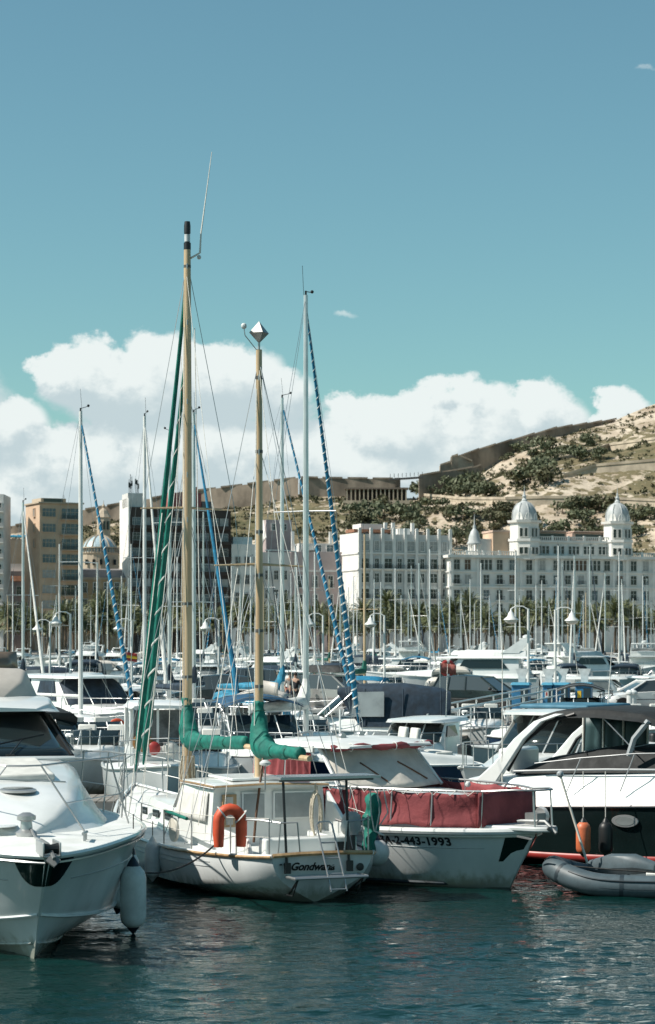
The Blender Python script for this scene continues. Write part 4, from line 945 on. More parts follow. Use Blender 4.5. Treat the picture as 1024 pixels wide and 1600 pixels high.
for j in range(3):
    mb = MB(); x, yy, z = (1.9-.3*j, -.62+.1*j, 1.55); mb.tube([(x, yy+.08*sin(a), z-.35+.35*cos(a)) for a in [k*pi/8 for k in range(16)]], .018, 5, closed=True); mb.tube([(x, yy, z+.02), (x, yy, z+.12)], .012, 4); mb.build('rope_coil', rope, KT)
for j in range(9):
    a = j*.7; MB().tube([(MX-.05+.10*cos(a), .1*sin(a), 1.9), (MX+.13*cos(a), .13*sin(a), 1.6), (MX-.04+.1*cos(a+.5), .12*sin(a+.5), 1.22)], .02, 5).build('halyard_tail', rope, KT)
for x, zs_, r_ in ((MX, (3.3, 4.6, 6.1, 6.9, 8.2, 9.6, 10.6), .092), (ZX, (3.2, 4.1, 5.0, 5.7, 7.0, 8.2), .073)):
    for z in zs_:
        rr_ = r_*(1-.30*max(0, (z-4))/7); MB().tube([(x, 0, z-.025), (x, 0, z+.025)], rr_, 12).build('mast_band', M('band_dark', (.12, .11, .10), .5, .4, var=.1), KT)
        MB().tube([(x-rr_, .02, z), (x-rr_-.05, .04, z+.03), (x-rr_-.05, .04, z-.06)], .012, 5).build('mast_fitting', steel, KT)
stays(KT, [((MX, .06, 8.2), (5.2, 1.3, .72)), ((MX, -.06, 8.2), (5.2, -1.3, .72)), ((MX-.1, .04, 10.4), (3.6, .1, 2.45)), ((ZX-.1, .03, 8.3), (1.0, .0, 2.35)), ((MX+.1, .05, 6.9), (8.4, .3, 1.1)), ((ZX, .06, 6.9), (1.2, 1.2, .75)), ((ZX, -.06, 6.9), (1.2, -1.2, .75)), ((MX+.09, .04, 7.5), (MX+.12, .12, 1.25)), ((MX+.02, .10, 9.0), (MX-.1, .42, .95))], .0055, ropew, 'running_rigging')
# solar panel arch
for yy, x in ((.58, 0), (-.42, .0)): MB().tube([(x-.03, yy, .5), (x+.02, yy, .8), (x+.12, yy*1.02, 1.84)], .021, 8).build('arch_pole', blackp, KT); o = MB().box((x-.04, yy, .55), (.06, .09, .16)).build('pole_bracket', blackp, KT)
SP = MB().box((.22, -.1, 1.885), (.62, 1.62, .035)).build('solar_panel', M('panel_frame', (.50, .51, .51), .35, .6, var=.05), KT); MB().box((.22, -.1, 1.9045), (.58, 1.56, .006)).build('solar_cells', M('solar_cells', (.15, .17, .20), .25, var=.1), SP)
MB().tube([(.1, .66, 1.84), (.1, -.86, 1.84)], .016, 6).build('arch_beam', steel, KT)
MB().tube([(1.7, .3, 1.60), (1.7, .3, 1.98)], .014, 6).build('instrument_post', steel, KT); MB().lathe([(.03, 0), (.09, .03), (.09, .06), (.04, .10)], 14, (1.7, .3, 1.97)).build('gps_dome', fend, KT)
# horseshoe buoy on the rail, outboard engine, green covered gear on the quarter
hb = E('horseshoe_buoy', KS+Vector((-.37*.78-.93*1.20, .93*.78-.37*1.20, .82)), TH+radians(-10), 'orange horseshoe lifebuoy hung on the ketch guard rail', 'lifebuoy')
pts = [(.0, -.17, .0), (0, -.175, .2)]+[(0, -.175*cos(a), .38+.19*sin(a)) for a in [k*pi/8 for k in range(0, 9)]]+[(0, .175, .2), (0, .17, 0)]
MB().tube(pts, [.072]+[.088]*(len(pts)-2)+[.072], 12).build('foam_body', orange, hb); MB().tube([(.092, q[1]*.98, q[2]) for q in pts[2:-1]], .008, 5).build('grab_line', ropew, hb)
for q in (3, 8): MB().tube([Vector(pts[q])+Vector((.092*cos(a), 0, 0))+Vector((0, pts[q][1]*.52*sin(a), .09*sin(a))) for a in [k*pi/6 for k in range(12)]], .012, 4, closed=True).build('strap', canvw, hb)
gp = KS+Vector((-.37*.55+.93*1.05, .93*.55+.37*1.05, 0))
gs = E('green_covered_sail', (gp.x, gp.y, 0), TH, 'furled sail in green canvas lashed upright at the ketch quarter', 'sail bundle')
wobble([(.01*sin(i*2), -.03+.12*i/14+.02*sin(i*1.3), 1.60-.98*i/14) for i in range(15)], [.06, .15, .185, .175, .19, .165, .185, .16, .175, .15, .165, .14, .15, .125, .10], 20, .55, 3., 10., .62).build('cover', green, gs, sub=1, angle=0)
for k in range(3): MB().tube([(-.17+.02*k, .12-.12*k, 1.66), (-.20, .12-.14*k, 1.3), (-.19+.05*k, .06-.04*k, 1.02), (-.18, -.1, .95)], .011, 5).build('lashing', ropew, gs)
ob = E('outboard_motor', KS+Vector((-.37*.35+.93*.62, .93*.35+.37*.62, .98)), TH+.3, 'small grey outboard motor clamped on the ketch stern rail', 'outboard motor')
wobble([(0, 0, .35), (0, 0, .30), (.02, 0, .2), (0, 0, .1), (0, 0, .0)], [.06, .13, .15, .14, .09], 12, .1).build('cowl', greyp, ob); MB().box((0, 0, -.25), (.10, .07, .5)).build('leg', blackp, ob, bevel=.02); MB().ball((0, .12, .12), (.09, .09, .12), 10, 6).build('fuel_cap', cushion, ob); MB().tube([(0, 0, .15), (.3, .08, .22)], .02, 6).build('tiller', blackp, ob)
fender((KS.x-.37*3.25-.93*1.66, KS.y+.93*3.25-.37*1.66, .12), .60, .125, 'white fender hanging on the ketch port side below the deck', up=.25, cap=fend)
bf = E('ball_fender', (.76, 34.3, .60), 0, 'round white ball fender between ketch and red-covered boat', 'fender'); MB().ball((0, 0, 0), .22, 18, 12).build('body', fend, bf); MB().lathe([(.10, .2), (.05, .27), (.03, .33)], 10).build('cap', fendb, bf); MB().tube([(0, 0, .3), (-.1, 0, .9)], .008, 5).build('lanyard', ropew, bf)
a0 = KS+Vector((-.37*1.35-.93*1.25, .93*1.35-.37*1.25, .80)); 
ml = MB().tube([a0.lerp(Vector((-2.62, 30.2, .72)), i/10)-Vector((0, 0, .25*4*(i/10)*(1-i/10)*.6)) for i in range(11)], .014, 6).build('mooring_line', ropek); tag(ml, 'black mooring line slung from ketch to motor yacht', 'rope')
# ================================================================ RED-COVERED BOAT
RB = E('cabin_boat', (3.28, 34.2, 0), atan2(-.743, .669), 'white cabin boat with maroon deck canvas and covered windscreen, bow towards us', 'motor boat')
stR = [(-8.5, 1.3, .86, -8.5, 1.2, .12, -8.5, -.4), (-6, 1.5, .86, -6, 1.4, .08, -6, -.45), (-4, 1.52, .88, -4, 1.40, .06, -4, -.45), (-2.7, 1.46, .90, -2.75, 1.25, .06, -2.9, -.45), (-1.6, 1.24, .92, -1.75, .92, .06, -2.0, -.42), (-.85, .88, .93, -1.1, .55, .08, -1.4, -.4), (-.32, .46, .94, -.72, .21, .10, -1.0, -.38), (0, .02, .95, -.5, .01, .12, -.75, -.36)]
hull(stR, .03, 36).build('hull', hullw, RB, angle=40); deck(stR, 30, .03, .0, .05).build('deck', deckm, RB)
for L in sheer(stR, 40, .015, .0): MB().tube(L, .055, 8).build('rubbing_strake', gel2, RB)
for L in sheer(stR, 40, .01, -.075): MB().tube(L, .018, 5).build('strake_trim', cream, RB)
MB().tube([(x, -(side_y(stR, .03, x, .66)+.003), .66) for x in [-7.6+.25*i for i in range(29)]], .006, 4).build('hull_line', greyp, RB)
MB().tube([(x, -(side_y(stR, .03, x, .07)+.006), .07) for x in [-7.6+.25*i for i in range(28)]], .03, 5).build('boot_top', antif, RB)
lettering('7ªBA-2-443-1993', .18, lambda u, v: (-2.32+u, -(side_y(stR, .03, -2.32+u, .70+v)+.006), .70+v), 'registration_lettering', RB, ink, bold=.007, space=1.06)
mb = MB(); mb.slab([(-.75, .55, .99), (.2, .26, .99), (.36, .1, .99), (.36, -.1, .99), (.2, -.26, .99), (-.75, -.55, .99)], .075); mb.build('bow_platform', gel2, RB, bevel=.02)
mb = MB(); z0 = .86
for sg in (1, -1): mb.add([(-.045, sg*.055, .88), (-.30, sg*(side_y(stR, .03, -.30, .86)+.006), .86), (-.52, sg*(side_y(stR, .03, -.52, .45)+.006), .45), (-.36, sg*.055, .45)], [(0, 1, 2, 3)])
mb.build('bow_plate', MATS['bow_plate_steel'], RB, smooth=False, solid=.01)  # dark sheets on both bow cheeks stand for the shade under the platform
# canvas weather cloth round the foredeck
def sheerpt(a, sg, inset, z): b_ = interp([(s[0], s[1]) for s in spl(stR, 60)], -a)-inset; return Vector((-a, sg*b_, z))
for sg in (-1, 1):
    aa = [.62+.14*i for i in range(22)]; rows = []
    for j in range(9):
        f = j/8; rows.append([sheerpt(a, sg, .10+.05*f, lerp(.99+.05*max(0, MN.noise(Vector((a*2.2, 1, sg)))), 1.54-.035*abs(sin((a-.62)*pi/.7)), f))+Vector((0, sg*(-.06*sin(pi*f)*abs(sin(a*2.2))+.05*MN.fractal(Vector((a*2.2+f*1.5, f*1.6, sg)), 1, 2, 4)), .035*MN.noise(Vector((a*2.5, 7, sg))) if j == 0 else 0)) for a in aa])
    MB().grid(rows).build('weather_cloth', maroon, RB, solid=.008)
    MB().tube([sheerpt(a, sg, .14, 1.56) for a in aa], .02, 6).build('guard_rail', steel, RB)
    for i in (0, 5, 10, 16, 21): MB().tube([sheerpt(aa[i], sg, .11, .93), sheerpt(aa[i], sg, .15, 1.57)], .016, 6).build('stanchion', steel if i else cream, RB)
for sg in (-1, 1):
    for i in range(12):
        a = .70+.25*i; p0 = sheerpt(a, sg, .14, 1.56); p1 = sheerpt(a+.08, sg, .135, 1.49); MB().tube([p0+Vector((0, sg*.022, .01)), p1+Vector((0, sg*.03, 0)), sheerpt(a+.16, sg, .14, 1.56)+Vector((0, sg*.022, .01))], .006, 4).build('lacing', ropew, RB)
    for a in (1.35, 2.05, 2.8): MB().tube([sheerpt(a, sg, .085+.06*f, lerp(1.0, 1.5, f)) for f in (0, .5, 1)], .007, 4).build('canvas_seam', M('seam_maroon', (.12, .025, .03), .9), RB)
A, C = sheerpt(.62, -1, .14, 1.56), sheerpt(.62, 1, .14, 1.56)
MB().tube([A, Vector((-.1, -.42, 1.60)), Vector((.16, -.2, 1.6)), Vector((.2, 0, 1.6)), Vector((.16, .2, 1.6)), Vector((-.1, .42, 1.6)), C], .018, 6).build('pulpit', steel, RB)
for sg in (1, -1): MB().tube([(.12, sg*.2, 1.6), (.16, sg*.2, 1.02)], .016, 6).build('pulpit_leg', steel, RB)
cloth((-.62, -.68, 1.0), (-.62, .68, 1.0), (-.62, .66, 1.54), (-.62, -.66, 1.54), 10, 6, .03, 9).build('front_cloth', maroon, RB, solid=.008)
o = MB().tube([(-.25, -.15, 1.1), (.3, -.12, 1.12), (.52, -.1, .95)], .028, 6).build('anchor', MATS['galvanised'], RB); mb = MB(); mb.slab([(.44, -.2, 1.04), (.50, -.1, .94), (.44, 0, 1.04), (.3, -.1, 1.0)], .02); mb.box((-.2, .2, 1.12), (.26, .2, .18)); mb.build('anchor_fluke', MATS['galvanised'], RB)
MB().lathe([(.13, -.04), (.16, 0), (.13, .04), (.05, .05)], 14, (-.2, .35, 1.15), 'y').build('winch', steel, RB)
mb = MB(); mb.tube([(.25, -.36, .85), (-.05, -.38, .88)], .018, 5); mb.build('fairlead', MATS['galvanised'], RB)
house([(-1.15, .55, .35, .95, 1.08), (-1.7, .95, .7, .95, 1.32), (-2.55, 1.18, 1.02, .95, 1.42), (-3.1, 1.22, 1.12, .95, 1.435), (-7.2, 1.25, 1.18, .9, 1.44)], top_r=.1).build('trunk_cabin', gel, RB, angle=50)
# covered windscreen, wheelhouse roof, side curtains
wz0, wz1 = 1.49, 2.16
rows = []
for j in range(9):
    f = j/8; rows.append([Vector((lerp(-2.86, -3.52, f)-.40*abs(q)**1.3, lerp(1.16, 1.05, f)*q, lerp(wz0, wz1, f)))+Vector((.028*MN.fractal(Vector((q*2.6, f*2.2, 3)), 1, 2, 4), 0, 0)) for q in [i/12 for i in range(-12, 13)]])
MB().grid(rows).build('windscreen_cover', canv, RB, solid=.01)
for q0, q1, dy in ((-.55, -.30, 0), (.10, .62, 0)):
    MB().tube([(lerp(-2.86, -3.52, f)-.40*abs(q)**1.3+.03, lerp(1.16, 1.05, f)*q, lerp(wz0, wz1, f)) for q, f in ((q0, .62), ((q0+q1)/2, .40), (q1, .16))], .014, 5).build('wiper', woodd, RB)
for sg in (-1, 1): MB().tube([(-3.27, sg*1.18, 1.48), (-3.94, sg*1.07, 2.18)], .035, 6).build('screen_post', gel, RB)
house([(-3.3, 1.0, .95, 2.15, 2.18), (-3.55, 1.20, 1.15, 2.15, 2.23), (-4.5, 1.28, 1.22, 2.17, 2.27), (-5.45, 1.26, 1.2, 2.15, 2.22)], top_r=.05).build('wheelhouse_roof', gel2, RB, angle=50)
wobble([(-3.28-.25*abs(q)**1.5, 1.16*q, 2.165+.012*sin(q*9)) for q in [i/10 for i in range(-10, 11)]], [.05+.012*sin(i*1.7) for i in range(21)], 9, .2, 3.).build('rolled_canvas', maroon, RB)
for q in (-.7, .05, .75): MB().tube([Vector((-3.28-.25*abs(q)**1.5, 1.16*q, 2.165))+Vector((.065*cos(a), 0, .065*sin(a))) for a in [k*pi/6 for k in range(12)]], .009, 4, closed=True).build('tie', canvw, RB)
for sg in (-1, 1):
    for x0, x1, sd_ in ((-3.98, -4.6, 2), (-4.66, -5.45, 5)):
        cloth((x0, sg*1.235, 1.42), (x1, sg*1.245, 1.42), (x1, sg*1.20, 2.15), (x0, sg*1.19, 2.15), 26, 8, .03, sd_, 0, .028).build('side_curtain', maroon, RB, solid=.008)
    MB().box((-4.7, sg*1.21, 2.13), (1.6, .05, .12)).build('roof_fascia', gel2, RB, bevel=.01)
mb = MB(); mb.add([(-3.95, 1.1, 2.1), (-3.2, 1.2, 1.5), (-2.5, 1.34, 1.0), (-3.6, 1.38, 1.0), (-4.1, 1.3, 1.4)], [(0, 1, 2, 3, 4)]); mb.build('corner_flap', maroon, RB, smooth=False, solid=.01)
for x, yy in ((-4.3, -.3), (-4.6, .4)):
    MB().lathe([(.05, 0), (.08, .10), (.07, .14)], 10, (x, yy, 2.3), 'x').build('horn', steel, RB)
MB().tube([(-4.8, .2, 2.24), (-4.8, .2, 2.75)], .018, 6).build('light_mast', gel2, RB)
MB().ball((-2.45, .98, 1.52), .05, 8, 6).build('deck_light', fend, RB)
MB().tube([(-1.0, -.3, 1.35), (-.98, -.3, 1.55)], .02, 6).build('bollard', steel, RB)
# ================================================================ BLACK-HULLED CRUISER
BC = E('sport_cruiser', (4.6, 39.4, 0), atan2(-.5, .87), 'black-hulled sport cruiser with white topsides and black canvas', 'motor yacht')
stB = [(-1.7, 1.42, .96, -1.7, 1.34, .16, -1.7, -.3), (0, 1.5, 1.04, 0, 1.42, .12, 0, -.35), (2, 1.5, 1.12, 2, 1.32, .12, 2, -.35), (3.8, 1.32, 1.2, 3.7, .95, .16, 3.6, -.35), (5.3, .85, 1.28, 5.0, .45, .24, 4.8, -.3), (6.6, .02, 1.36, 6.1, .01, .4, 5.6, -.2)]
hull(stB, .0, 30).build('hull', black, BC, angle=40)
rows = []
for s in spl(stB, 30): rows.append([(lerp(s[3], s[0], f)+.0, -(lerp(s[4], s[1], f)+.012), lerp(s[5], s[2], f)) for f in (-.02, .05, .12)])
MB().grid(rows).build('waterline_stripe', redst, BC, solid=.008)
for L in sheer(stB, 40, .012, .0): MB().tube(L, .03, 6).build('rubbing_strake', M('strake_grey', (.42, .36, .36), .4), BC)
house([(-1.7, 1.44, 1.30, .94, 1.46), (0, 1.5, 1.28, 1.03, 1.62), (2, 1.49, 1.2, 1.1, 1.68), (3.8, 1.3, .95, 1.19, 1.66), (5.3, .82, .5, 1.27, 1.52), (6.5, .06, .03, 1.34, 1.38)], top_r=.16).build('topsides', gel, BC, angle=60)
house([(-.75, 1.24, 1.2, 1.56, 1.60), (-.2, 1.22, 1.08, 1.58, 1.86), (.9, 1.18, .98, 1.62, 2.06), (2.1, 1.08, .86, 1.64, 2.06), (3.0, .9, .66, 1.64, 1.84), (3.5, .66, .45, 1.64, 1.70)], top_r=.12).build('windscreen_cover', blackc, BC, angle=60)
for x in (.5, 1.3, 2.2): MB().tube([(x, sg*interp([(-.2, 1.11), (.9, 1.0), (2.1, .89), (3, .7)], x)*q, interp([(-.2, 1.86), (.9, 2.07), (2.1, 2.07), (3, 1.85)], x)+.025*(1-q)-.0) for sg, q in ((1, 1), (1, .5), (1, 0), (-1, .5), (-1, 1))], .012, 4).build('cover_seam', greyp, BC)
MB().tube([(-.8, -1.27, 1.62), (0, -1.26, 1.66), (1, -1.22, 1.70), (2.2, -1.12, 1.72), (3.3, -.9, 1.72)], .022, 5).build('screen_trim', greyp, BC)
o = MB().lathe([(.001, 0), (.19, .0), (.2, .015), (.15, .02), (.001, .021)], 24, (0, 0, 0), 'y', 1.0).build('portlight', steel, BC); o.scale = (1.25, 1, .55); xx = 1.45; o.location = (xx, -side_y(stB, 0, xx, .84)-.03, .84); o2 = MB().lathe([(.001, 0), (.14, 0), (.14, .03), (.001, .031)], 20, (0, -.006, 0), 'y').build('portlight_glass', glassg, o)
# radar arch and bimini
for sg in (-1, 1):
    mb = MB(); rings = []
    for x, z, w in ((-1.35, 1.35, .50), (-.98, 1.75, .32), (-.62, 2.2, .23), (-.25, 2.52, .19), (.15, 2.66, .18)): rings.append([(x-w/2, sg*1.34, z), (x+w/2, sg*1.36, z), (x+w/2, sg*1.24, z), (x-w/2, sg*1.24, z)])
    mb.loft(rings).build('arch_leg', gel, BC, bevel=.03)
    MB().tube([(-.9, sg*1.2, 1.62), (-.62, sg*1.22, 2.1), (-.1, sg*1.24, 2.5), (.4, sg*1.22, 2.66)], .03, 6).build('bimini_bow', blackp, BC); MB().tube([(1.75, sg*1.16, 2.56), (1.5, sg*1.2, 2.25), (1.4, sg*1.2, 1.95)], .055, 6).build('bimini_strut', greyp, BC); MB().tube([(.9, sg*1.2, 2.62), (1.5, sg*1.2, 2.05)], .012, 5).build('brace', steel, BC)
house([(-.35, 1.2, 1.1, 2.54, 2.60), (0, 1.26, 1.16, 2.58, 2.70), (.8, 1.26, 1.16, 2.60, 2.75), (1.6, 1.24, 1.12, 2.54, 2.68), (1.95, 1.18, 1.06, 2.44, 2.54)], top_r=.09).build('bimini', blackc, BC, angle=60)
tealc = M('teal_curtain', (.035, .085, .09), .5, var=.3, vs=3, streak=.05)
for x0, x1 in ((-.42, -.06), (-.02, .34), (.38, .82)):
    cloth((x0, 1.1, 1.66), (x1, 1.1, 1.66), (x1, 1.14, 2.56), (x0, 1.14, 2.56), 10, 4, .01, x0, 0, .012).build('enclosure_panel', tealc, BC, solid=.01)
for x in (-.44, -.04, .36, .84): MB().tube([(x, 1.09, 1.64), (x, 1.13, 2.6)], .022, 6).build('enclosure_post', ropew, BC)
MB().box((-1.15, -.2, 1.75), (.3, 1.2, .5)).build('aft_seat', gel, BC, bevel=.06)
tp = [(-.3, -1.38, 1.78), (.6, -1.42, 1.90), (1.6, -1.42, 2.0), (2.6, -1.36, 2.04), (3.8, -1.1, 2.06), (5.2, -.66, 2.06)]
rail(BC, tp, [None]+[(a-.25, b_*1.03, interp([(-1, 1.25), (2, 1.36), (4, 1.38), (6, 1.38)], a)) for a, b_, c in tp[1:]], .011, False, mat=greyp)
MB().tube([(-.95, -1.34, 1.4), (-.95, -1.33, 4.0)], [.016, .006], 5).build('whip_aerial', ropew, BC)
fender((4.34, 36.9, .32), .55, .125, 'orange cylindrical fender hanging against the black hull', orangef, blackp, up=.8)
fender((4.75, 37.15, .30), .55, .12, 'dark fender in the shade beside the orange one', blackp, blackp, up=.8)
# grey inflatable with outboard
DN = E('inflatable_dinghy', (5.02, 34.0, -.07), radians(172), 'grey inflatable dinghy moored under the black hull', 'dinghy')
pts = [(-1.55, -.58, .27), (-1.0, -.60, .24), (0, -.60, .22), (.75, -.56, .24), (1.15, -.42, .32), (1.42, -.18, .42), (1.48, 0, .45), (1.42, .18, .42), (1.15, .42, .32), (.75, .56, .24), (0, .60, .22), (-1.0, .60, .24), (-1.55, .58, .27)]
sp_ = spl(pts, 48); MB().tube(sp_, [.06 if i in (0, 48) else   .13 if i in (1, 47) else .18 for i in range(49)], 14).build('tube', rubber, DN)
for k, rr_ in ((.10, .215), (-.02, .218)): MB().tube([(p[0]+.0, p[1]*(1+.168/max(abs(p[1]), .3)*.98) if abs(p[1]) > .3 else p[1]*1.6, p[2]+k) for p in sp_ if p[0] < 1.25 and p[1] > 0], .014, 5).build('rubbing_band', rubberd, DN)
for i in (10, 18, 30, 38): p = Vector(sp_[i]); t_ = (Vector(sp_[i+1])-Vector(sp_[i-1])).normalized(); MB().tube([p-t_*.03, p+t_*.03], .184, 14, cap=False).build('seam_band', rubberd, DN)
MB().slab([(-1.3, -.5, .12), (-1.3, .5, .12), (.9, .42, .14), (1.2, 0, .18), (.9, -.42, .14)], .05).build('floor', M('dinghy_floor', (.34, .36, .36), .6), DN); MB().box((-1.22, 0, .34), (.06, .9, .40)).build('transom', M('dinghy_floor', (.3, .3, .3)), DN); MB().box((-.1, 0, .40), (.28, 1.0, .04)).build('thwart', canvw, DN, bevel=.01)
MB().tube([(1.2, .3, .5), (.5, .5, .47), (-.2, .56, .44), (-.9, .57, .46)], .012, 5).build('grab_line', ropek, DN)
for k in (0, 1): MB().tube([(-.9+k*.1, -.3, .47), (.5, -.15+k*.1, .50)], .025, 6).build('oar', alu, DN)
wobble([(.9, -.35, .42), (.55, -.1, .50), (.2, .1, .52), (-.1, .2, .48)], [.10, .16, .15, .08], 10, .35, 4.).build('folded_cover', rubber, DN)
OM = E('outboard_engine', (5.0+cos(radians(172))*-.55+.05, 34.0, .40), radians(160), 'silver and white outboard engine tilted up on the grey dinghy', 'outboard motor')
wobble([(.0, 0, .0), (.02, 0, .04), (.10, 0, .10), (.24, 0, .18), (.32, 0, .20)], [.07, .13, .15, .12, .05], 12, .08, 1., 5., .8).build('cowl', M('cowl_silver', (.55, .58, .60), .25, .3, var=.08), OM); MB().box((-.05, 0, -.05), (.14, .1, .18)).build('bracket', blackp, OM, bevel=.02); MB().tube([(0, 0, -.02), (-.35, 0, -.02), (-.5, 0, .04)], .05, 8).build('leg', blackp, OM); MB().tube([(.1, .05, .02), (.1, .4, .08)], .022, 6).build('tiller', blackp, OM)
bp = E('boat_pole', (3.95, 35.4, .35), 0, 'pale boat pole leaning between cabin boat and dinghy', 'pole'); MB().tube([(.30, 0, -.1), (-.12, .3, 1.35)], .022, 6).build('shaft', cream, bp); MB().ball((-.13, .31, 1.40), .06, 8, 6).build('head', greyp, bp)
# ================================================================ GENERIC MIDDLE-DISTANCE BOATS
def gst(L, B, fb):
    return [(0, .45*B, fb*.92, 0, .42*B, .15, 0, -.3), (.35*L, .5*B, fb*.94, .35*L, .45*B, .12, .35*L, -.35), (.62*L, .47*B, fb*1.0, .61*L, .38*B, .17, .6*L, -.35), (.82*L, .31*B, fb*1.09, .80*L, .18*B, .28, .77*L, -.3), (.95*L, .10*B, fb*1.17, .91*L, .05*B, .4, .86*L, -.22), (L, .01, fb*1.2, .95*L, .005, .46, .88*L, -.2)]
def cruiser(name, loc, rz, label, L=8, B=2.8, fb=1.05, style='canvas', hm=None, cm=None, sm=None, group=None, scm=None, stripe=None, top=1.0, rails=True, cat='motor boat', toplevel=True):
    R = E(name, loc, rz, label, cat, group); hm = hm or hullw; cm = cm or navy; sm = sm or glass; S = gst(L, B, fb)
    hull(S, .0, 18).build('hull', hm, R, angle=40); deck(S, 16, .02, 0, .05).build('deck', deckm, R)
    for q in sheer(S, 18, .01, -.02): MB().tube(q, .03, 5).build('rubbing_strake', gel2 if hm is not gel2 else greyp, R)
    if stripe: 
        for sg in (1, -1): MB().tube([(s[0], sg*(s[1]+.003), s[2]-.22) for s in spl(S, 18)][:15], .05, 4).build('hull_stripe', stripe, R)
    z1 = fb+.38; hw = B*.42
    house([(.90*L, .07*B, .03*B, fb*1.1, fb*1.14), (.80*L, .2*B, .12*B, fb*1.0, fb+.22), (.66*L, .34*B, .26*B, fb*.95, fb+.33), (.56*L, hw, .36*B, fb*.9, z1), (.05*L, hw, .4*B, fb*.85, z1-.05 if style == 'fly' else fb+.12)], top_r=.12).build('trunk_cabin', gel, R, angle=50)
    zt = z1+.62*top
    rows = [[(lerp(.60, .47 if style != 'open' else .54, f)*L-.05*L*abs(q)**2, lerp(hw*.92, hw*.86, f)*q, lerp(z1-.02, zt-(.25 if style == 'open' else 0), f)) for q in [i/6 for i in range(-6, 7)]] for f in (0, .5, 1)]
    MB().grid(rows).build('windscreen', scm or sm, R, solid=.02)
    for q in (-1, -.35, .35, 1): MB().tube([(lerp(.60, .47 if style != 'open' else .54, f)*L-.05*L*abs(q)**2+.015, lerp(hw*.92, hw*.86, f)*q, lerp(z1-.02, zt-(.25 if style == 'open' else 0), f)) for f in (0, 1)], .02, 4).build('screen_frame', gel if style != 'canvas' else steel, R)
    if style in ('fly', 'hardtop'):
        x0 = .10*L if style == 'fly' else .18*L
        house([(.485*L, hw*.86, hw*.8, z1-.1, z1), (.44*L, hw*.95, hw*.87, fb*.9, zt), (x0, hw*.97, hw*.9, fb*.9, zt)], top_r=.05).build('saloon', gel, R, angle=40)
        for sg in (1, -1):
            MB().slab([(.44*L, sg*hw*.935, z1+.1), (.41*L, sg*hw*.905, zt-.1), (x0+.1*L, sg*hw*.925, zt-.1), (x0+.06*L, sg*hw*.955, z1+.1)], .03).build('side_window', sm, R)
        house([(.56*L, hw*.7, hw*.65, zt, zt+.05), (.50*L, hw*.95, hw*.9, zt-.01, zt+.09), (.03*L, hw, hw*.93, zt-.01, zt+.10)], top_r=.05).build('roof', gel, R, angle=50)
        if style == 'fly':
            house([(.45*L, hw*.6, hw*.5, zt+.08, zt+.14), (.40*L, hw*.85, hw*.78, zt+.08, zt+.5), (.06*L, hw*.92, hw*.85, zt+.08, zt+.45)], top_r=.08).build('flybridge', gel2, R, angle=50)
            MB().grid([[(.39*L-.04*L*q*q-.1*f, hw*.75*q, zt+.48+.3*f) for q in (-1, -.5, 0, .5, 1)] for f in (0, 1)]).build('flybridge_screen', glassg, R, solid=.02)
            for sg in (1, -1): MB().slab([(.20*L, sg*hw*.85, zt+.3), (.10*L, sg*hw*.85, zt+.3), (.03*L, sg*hw*.8, zt+1.15), (.09*L, sg*hw*.8, zt+1.15)], .08).build('radar_arch', gel, R)
            MB().box((.06*L, 0, zt+1.17), (.08*L, hw*1.64, .1)).build('arch_top', gel, R, bevel=.03); MB().lathe([(.02, .0), (.28, .03), (.28, .16), (.1, .24)], 14, (.06*L, 0, zt+1.22)).build('radar_dome', fend, R)
            MB().tube([(.05*L, hw*.4, zt+1.2), (.02*L, hw*.4, zt+2.6)], [.02, .008], 5).build('aerial', ropew, R)
        else: MB().tube([(.2*L, hw*.5, zt+.1), (.17*L, hw*.5, zt+1.6)], [.015, .006], 5).build('aerial', ropew, R)
    elif style == 'canvas':
        house([(.50*L, hw*.88, hw*.8, zt-.12, zt), (.40*L, hw*.98, hw*.84, fb+.05, zt+.15), (.22*L, hw*1.0, hw*.84, fb+.05, zt+.17), (.06*L, hw*.98, hw*.80, fb+.05, zt+.02), (.02*L, hw*.96, hw*.76, fb+.05, zt-.12)], top_r=.34).build('canopy', cm, R, angle=60)
        for sg in (1, -1):
            MB().slab([(.44*L, sg*hw*.975, z1), (.43*L, sg*hw*.90, zt-.08), (.30*L, sg*hw*.91, zt-.06), (.30*L, sg*hw*.985, z1)], .05).build('canopy_window', clearv, R)
        for x in (.38, .22, .06): MB().tube([(x*L, sg*hw*(.985 if f == 0 else .86), fb+.08 if f == 0 else zt+.02) for sg, f in ((1, 0), (1, 1))], .02, 4).build('canopy_seam', cm, R)
    elif style == 'open':
        for yy in (-.35, .35): MB().box((.38*L, yy*B*.55, fb+.35), (.5, .5, .14)).build('seat', cushion, R, bevel=.04); MB().box((.38*L-.24, yy*B*.55, fb+.62), (.12, .5, .5), ry=-.15).build('seat_back', cushion, R, bevel=.04)
        MB().box((.50*L, -.2*B, fb+.42), (.4, .6, .5)).build('console', gel, R, bevel=.05); MB().box((.03*L, 0, fb+.1), (.3, .4, .6)).build('outboard_cowl', blackp, R, bevel=.08)
        MB().box((.2*L, 0, fb+.16), (.5, B*.7, .2)).build('aft_bench', cushion, R, bevel=.04)
    elif style == 'bimini':
        rows = [[(lerp(.5, .12, f)*L, hw*q, zt+.55-.22*q*q-.1*(2*f-1)**2) for q in [i/5 for i in range(-5, 6)]] for f in (0, .25, .5, .75, 1)]
        MB().grid(rows).build('bimini', cm, R, solid=.015)
        for x in (.48, .31, .14): MB().tube([(.31*L, -hw, fb+.1), (x*L, -hw, zt+.3), (x*L, -hw*.5, zt+.46), (x*L, 0, zt+.51), (x*L, hw*.5, zt+.46), (x*L, hw, zt+.3), (.31*L, hw, fb+.1)], .014, 5).build('bimini_bow', steel, R)
